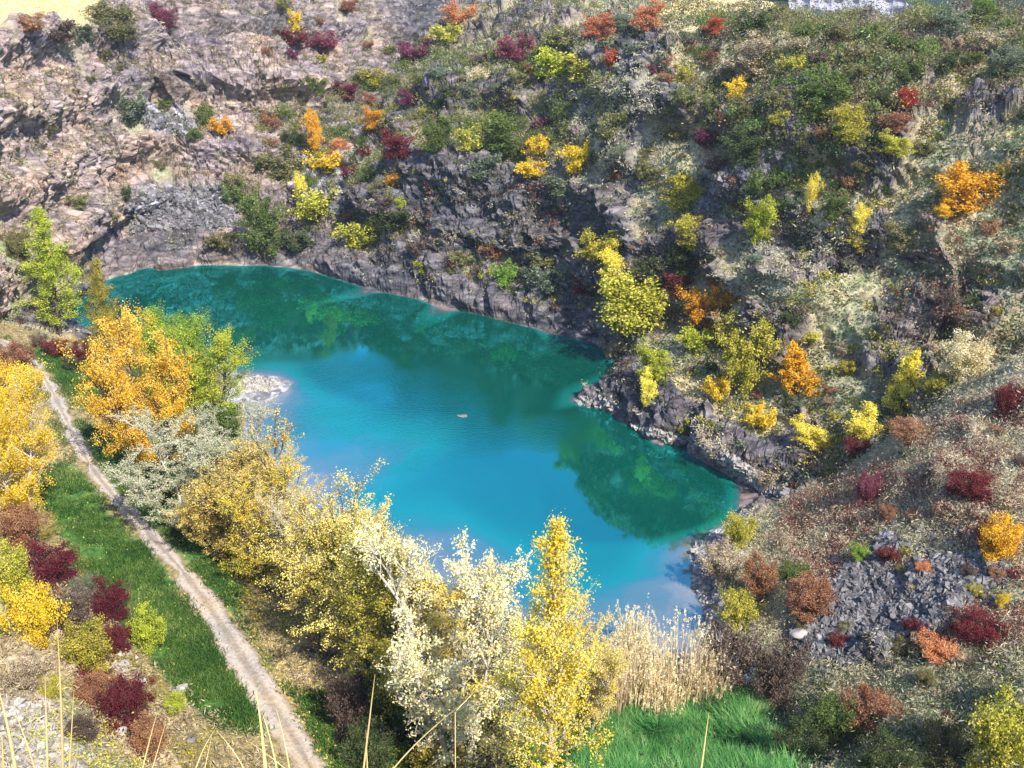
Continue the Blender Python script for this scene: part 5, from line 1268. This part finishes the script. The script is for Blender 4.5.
def rocks_at(P, size, rg):
    """angular broken stones: skewed, chipped boxes turned every way"""
    n = len(P)
    q = rg.normal(size=(n, 4)); q /= np.linalg.norm(q, axis=1, keepdims=True); w, x, y, z = q.T
    M = np.stack([1 - 2 * (y * y + z * z), 2 * (x * y - z * w), 2 * (x * z + y * w), 2 * (x * y + z * w), 1 - 2 * (x * x + z * z), 2 * (y * z - x * w), 2 * (x * z - y * w), 2 * (y * z + x * w), 1 - 2 * (x * x + y * y)], -1).reshape(n, 3, 3)
    B = BOX[None] * np.stack([rg.uniform(.35, .75, n), rg.uniform(.25, .55, n), rg.uniform(.16, .4, n)], -1)[:, None] + rg.normal(size=(n, 8, 3)) * .11
    V = np.einsum('nij,nkj->nki', M, B) * (np.broadcast_to(size, (n,))[:, None, None]) + P[:, None]
    return V.reshape(-1, 3), (np.arange(n)[:, None, None] * 8 + BOXQ[None]).reshape(-1, 4)
def rubble(name, label, polys, seed, mat, size, lift=.05):
    r = np.random.default_rng(seed)
    P = np.concatenate([scatter_px(p, n, seed + i) for i, (p, n) in enumerate(polys)]); P[:, 2] += lift
    s = size * r.gamma(3.0, .33, len(P)).clip(.3, 2.3)
    V, Q = rocks_at(P, s, r)
    tag(link(name, mesh_from(name, V, Q, [mat])), label, 'rubble', kind='stuff')
rubble('scree', 'heap of grey broken stones on the spur right of the lake', [(SPUR_SCREE, 15000), ([(800, 655), (790, 630), (830, 610), (880, 640), (870, 668)], 900), ([(775, 665), (780, 620), (850, 545), (900, 520), (1020, 545), (1010, 600), (930, 660), (850, 685)], 1500)], 401, M_STONE, .22)
rubble('shore_stones', 'grey stones along the right shore of the lake', [([(695, 545), (725, 530), (745, 560), (722, 600), (730, 640), (706, 652), (712, 620), (694, 580)], 2200), ([(630, 425), (700, 455), (765, 492), (790, 500), (770, 478), (700, 440)], 1600), ([(575, 400), (610, 395), (612, 410), (580, 408)], 160)], 411, M_MIDST, .27)
rubble('far_scree', 'grey violet scree on the ledges of the far cliff and hillside', [([(125, 192), (232, 186), (238, 226), (130, 232)], 2600), ([(300, 170), (350, 180), (345, 214), (302, 214)], 900), ([(660, 196), (770, 148), (792, 168), (705, 215)], 2200), ([(140, 108), (192, 120), (190, 138), (146, 128)], 450)], 421, M_STONE, .34)
rubble('slope_rubble', 'pale rubble on the slope at the bottom left', [([(0, 700), (22, 684), (60, 730), (84, 780), (0, 780)], 900), ([(100, 640), (135, 650), (150, 700), (110, 700)], 70)], 431, M_SAND, .16)
rubble('sand_bar_stones', 'pale stones on the small sand bar beside the trees', [([(238, 380), (262, 377), (286, 384), (268, 392), (240, 393)], 420)], 441, M_SAND, .2)
def boulder(px, py, w, label, mat, seed, group=None):
    r = np.random.default_rng(seed); p = spot(px, py)
    if p.z < 0: p = Vector(at_z(px, py, 0))
    m = float(project(p.x, p.y, p.z)[2]) / F
    import bmesh
    bm = bmesh.new(); bmesh.ops.create_icosphere(bm, subdivisions=3, radius=1)
    co_ = np.array([v.co for v in bm.verts]); pl = r.normal(size=(16, 3)); pl /= np.linalg.norm(pl, axis=1, keepdims=True); of = r.uniform(.6, .95, 16)
    for v, c in zip(bm.verts, co_):
        k = np.min(np.where(pl @ c > .05, of / np.maximum(pl @ c, .05), 9)); v.co = Vector(c * min(1.1, k))
    me = bpy.data.meshes.new('boulder'); bm.to_mesh(me); bm.free(); me.materials.append(mat)
    s = w * m * .5
    o = link('boulder', me, loc=(p.x, p.y, p.z + s * .3)); o.scale = (s * 1.15, s * .95, s * .8); o.rotation_euler = (0, 0, r.uniform(0, 6))
    if p.z < .01: o.location.z = .0; o.scale = (s * 1.5, s * .8, s * .22); o.rotation_euler = (0, 0, .15)
    tag(o, label, 'boulder', group)
boulder(183, 690, 13, 'white boulder on the lower end of the green meadow', M_PALE, 1)
boulder(176, 691, 9, 'dark boulder touching the left side of the white one', M_STONE, 2)
boulder(192, 741, 11, 'dark grey boulder in the dry grass near the bottom left', M_STONE, 3)
boulder(121, 668, 15, 'grey boulder between the crimson bushes and the meadow', M_MIDST, 4)
boulder(124, 655, 12, 'pale grey boulder just above the grey one at the meadow edge', M_PALE, 5)
boulder(134, 676, 9, 'small boulder right of the two grey ones at the meadow edge', M_MIDST, 6)
boulder(122, 735, 13, 'flat pale boulder below the wine red bush', M_PALE, 7)
boulder(90, 760, 16, 'tan boulder on the rubble at the bottom left', M_MIDST, 8)
boulder(800, 636, 20, 'light grey boulder at the left end of the grey rubble', M_MIDST, 9)
boulder(820, 642, 14, 'grey boulder beside the light one in the rubble', M_MIDST, 10)
boulder(894, 618, 13, 'large grey stone in the middle of the rubble', M_STONE, 11)
boulder(462, 416, 9, 'small flat rock just breaking the surface in the middle of the lake', M_STONE, 12)

boulder(347, 158, 28, 'square pale rock behind the salmon orange bush in the gully', M_MIDST, 13)

# ------------------------------------------------------------------ dry grass stalks in front of the camera
def stalks(name, label, items, seed):
    r = np.random.default_rng(seed); V, Qs = [], []; off = 0
    base_w = None
    for (bx, by, tx, ty, Y, wd, bend) in items:
        a = np.array(at_y(bx, by, Y)); b = np.array(at_y(tx, ty, Y + .12))
        # carry the stalk down to the ground it grows from
        d = (a - b) / max(1e-6, np.linalg.norm(a - b)); d = d * np.array([.3, .1, 1.0])
        root = a.copy(); root[2] = ground(a[0], a[1]) - .05; root[0] += d[0] * .2
        n = 12; t = np.linspace(0, 1, n)[:, None]
        c = (a + b) / 2 + np.array([bend, 0, 0])
        up = a * (1 - t) ** 2 + 2 * c * t * (1 - t) + b * t ** 2
        P = np.concatenate([[root], up]); rad = np.concatenate([[wd * .5], wd * .5 * (1 - np.linspace(0, 1, n) ** 1.6 * .88)])
        if base_w is None: base_w = root
        v, q = tubes([(P - base_w, rad)], 5); V.append(v); Qs.append(q + off); off += len(v)
    tag(link(name, mesh_from(name, np.concatenate(V), np.concatenate(Qs), [LEAF['straw']], smooth_shade=True), loc=tuple(base_w)), label, 'dry grass', 'dry grass stalks in front of the view')
stalks('dry_grass_tuft', 'dry grass tuft with the tallest upright stalks at the bottom left', [(63, 790, 57, 619, 4.0, 0.0164, .01), (48, 790, 45, 675, 3.8, 0.0131, 0), (18, 790, -4, 680, 3.4, 0.0180, .02), (40, 790, 12, 705, 3.7, 0.0098, .02), (68, 790, 74, 690, 4.1, 0.0115, 0), (4, 790, 2, 735, 3.3, 0.0148, 0), (70, 790, 78, 740, 4.0, 0.0082, .01)], 1)
stalks('dry_grass_tuft', 'short dry grass stalks between the tallest tuft and the path', [(138, 790, 158, 710, 4.0, 0.0115, -.01), (146, 790, 166, 722, 4.1, 0.0082, 0), (192, 790, 216, 728, 3.9, 0.0098, -.05), (200, 790, 212, 735, 3.9, 0.0074, 0)], 2)
stalks('dry_grass_tuft', 'broad dry grass blades rising over the lower end of the path', [(267, 790, 256, 690, 3.6, 0.0213, .01), (280, 790, 262, 712, 3.7, 0.0107, .02), (292, 790, 276, 708, 3.8, 0.0082, .02), (252, 790, 216, 730, 3.7, 0.0082, .05), (318, 800, 250, 742, 3.8, 0.0066, .04)], 3)
stalks('dry_grass_tuft', 'dry stalk with a long arching stem over the dark bushes at the bottom', [(361, 790, 375, 674, 4.0, 0.0139, 0), (368, 790, 366, 730, 4.0, 0.0090, 0), (378, 790, 462, 704, 4.2, 0.0107, -.08), (455, 712, 476, 690, 4.3, 0.0066, 0)], 4)
stalks('dry_grass_tuft', 'single dry grass blade in front of the green reeds', [(697, 800, 709, 712, 4.0, 0.0148, .0)], 5)
# ------------------------------------------------------------------ beyond the ridge
def far_mat():
    m, nt, N, L = new_mat('far_hill')
    out = N.new('ShaderNodeOutputMaterial'); bs = N.new('ShaderNodeBsdfPrincipled'); bs.inputs['Roughness'].default_value = 1; bs.inputs['Specular IOR Level'].default_value = 0
    geo = N.new('ShaderNodeNewGeometry'); n = noise(N, L, geo.outputs['Position'], .045, 6, .7)
    r = ramp(N, [(.35, (.006, .014, .016)), (.5, (.016, .028, .026)), (.66, (.05, .05, .034))]); L.new(n.outputs[0], r.inputs[0]); L.new(r.outputs[0], bs.inputs['Base Color']); L.new(bs.outputs[0], out.inputs[0]); return m
M_FAR = far_mat()
def far_hill():
    X, Y = np.meshgrid(np.arange(-900, 901, 12.), np.arange(380, 1100, 12.), indexing='ij')
    h = smooth(380, 900, Y) * 150 + 22 * fbm(X / 190, Y / 190, X * 0, 4, 501) * smooth(380, 520, Y) + 6 * fbm(X / 22, Y / 22, X * 0, 3, 502)
    Z = -2 + np.maximum(0, h)
    i = np.arange(X.size).reshape(X.shape); q = np.stack([i[:-1, :-1], i[1:, :-1], i[1:, 1:], i[:-1, 1:]], -1).reshape(-1, 4)
    tag(link('far_hill', mesh_from('far_hill', np.stack([X, Y, Z], -1).reshape(-1, 3), q, [M_FAR], smooth_shade=True)), 'distant blue wooded hill beyond the quarry rim', 'hill', kind='structure')
far_hill()
def valley():
    n = 48; a = np.arange(n) * 2 * math.pi / n
    V = np.concatenate([[(0, 300, -3)], np.stack([1500 * np.cos(a), 1500 * np.sin(a) + 300, 0 * a - 3.0], -1)])
    # a ring that stays clear of the quarry
    ring = np.stack([330 * np.cos(a), 330 * np.sin(a) + 140, 0 * a - 3.0], -1); outr = np.stack([1500 * np.cos(a), 1500 * np.sin(a) + 140, 0 * a - 3.0], -1)
    V = np.concatenate([ring, outr]); i = np.arange(n); j = (i + 1) % n
    tag(link('ground', mesh_from('ground', V, np.stack([i, i + n, j + n, j], -1), [M_FAR])), 'wooded lowland around the quarry reaching to the horizon', 'ground', kind='structure')
valley()
def far_cliff():
    # pale rock face of the next quarry, seen over the crest at the upper right
    u = np.linspace(0, 1, 90); v = np.linspace(0, 1, 30)
    U, Vv = np.meshgrid(u, v, indexing='ij')
    c0 = np.array(at_y(792, 30, 330)); c1 = np.array(at_y(925, 26, 330))
    X = c0[0] + (c1[0] - c0[0]) * U; zt = at_y(850, 1, 330)[2] + (0.5 - U) * 3.5 + 2.2 * fbm(U * 5, U * 0, U * 0, 3, 511); zb = at_y(850, 45, 330)[2]
    Z = zb + (zt - zb) * Vv
    Y = 330 + Vv * 9 - 4 * ridged(X / 7, Z / 6, X * 0, 3, 512)
    k = np.stack([X, Y, Z], -1)
    top = k[:, -1:].copy(); top[..., 1] += 40; top[..., 2] -= 3; bot = k[:, :1].copy(); bot[..., 2] = -3
    k = np.concatenate([bot, k, top], 1)
    i = np.arange(k.shape[0] * k.shape[1]).reshape(k.shape[:2]); q = np.stack([i[:-1, :-1], i[1:, :-1], i[1:, 1:], i[:-1, 1:]], -1).reshape(-1, 4)
    tag(link('far_rock_face', mesh_from('far_rock_face', k.reshape(-1, 3), q, [stone_mat('lilac_rock', (.13, .13, .16), (.32, .30, .34))])), 'pale lilac rock face of another quarry beyond the crest', 'cliff', kind='structure')
far_cliff()

def haze():
    lo, hi = (-1700, -300, -6), (1700, 1700, 260)
    V = [(x, y, z) for z in (lo[2], hi[2]) for x, y in ((lo[0], lo[1]), (hi[0], lo[1]), (hi[0], hi[1]), (lo[0], hi[1]))]
    m, nt, N, L = new_mat('haze_air'); out = N.new('ShaderNodeOutputMaterial'); pv = N.new('ShaderNodeVolumePrincipled')
    pv.inputs['Color'].default_value = (.80, .88, 1, 1); pv.inputs['Density'].default_value = .00013; pv.inputs['Anisotropy'].default_value = .1
    L.new(pv.outputs[0], out.inputs['Volume'])
    tag(link('haze', mesh_from('haze', V, [np.array([(0, 3, 2, 1), (4, 5, 6, 7), (0, 1, 5, 4), (1, 2, 6, 5), (2, 3, 7, 6), (3, 0, 4, 7)])], [m])), 'thin pale blue haze in the air over the quarry', 'haze', kind='stuff')
if HAZE: haze()
# ------------------------------------------------------------------ light, sky, camera
SUN_AZ, SUN_EL = R(147), R(45)      # azimuth measured from +Y towards +X
sd = Vector((math.sin(SUN_AZ) * math.cos(SUN_EL), math.cos(SUN_AZ) * math.cos(SUN_EL), math.sin(SUN_EL)))
sl = bpy.data.lights.new('sun', 'SUN'); sl.energy = 3.8; sl.angle = R(.5); sl.color = (1, .94, .84)
so = bpy.data.objects.new('sun', sl); COL.objects.link(so); so.rotation_euler = (-sd).to_track_quat('-Z', 'Y').to_euler(); so.location = sd * 200
W = bpy.data.worlds.new('World'); SC.world = W; W.use_nodes = True
wn = W.node_tree.nodes; wl = W.node_tree.links
bg = wn['Background']; sky = wn.new('ShaderNodeTexSky'); sky.sky_type = 'NISHITA'; sky.sun_disc = False
sky.sun_elevation = SUN_EL; sky.sun_rotation = SUN_AZ; sky.air_density = 1.0; sky.dust_density = .6; sky.ozone_density = 4.0; sky.altitude = 1200
wl.new(sky.outputs[0], bg.inputs[0]); bg.inputs[1].default_value = .15
cam = bpy.data.cameras.new('camera'); co = bpy.data.objects.new('camera', cam); COL.objects.link(co)
cam.sensor_width = 36; cam.lens = 36 * F / 1024; cam.clip_end = 5000; cam.clip_start = .05
co.location = (0, 0, HC); co.rotation_euler = (R(90) - PITCH, 0, 0)
SC.camera = co
SC.render.resolution_x, SC.render.resolution_y = 1024, 768
SC.view_settings.view_transform = 'Standard'; SC.view_settings.look = 'None'; SC.view_settings.exposure = 1.6; SC.view_settings.gamma = 1
SC.view_settings.use_curve_mapping = False
SC.render.engine = 'CYCLES'
SC.cycles.use_denoising = True
SC.cycles.max_bounces = 5; SC.cycles.diffuse_bounces = 3; SC.cycles.glossy_bounces = 2; SC.cycles.transmission_bounces = 2; SC.cycles.transparent_max_bounces = 4
SC.cycles.caustics_reflective = False; SC.cycles.caustics_refractive = False
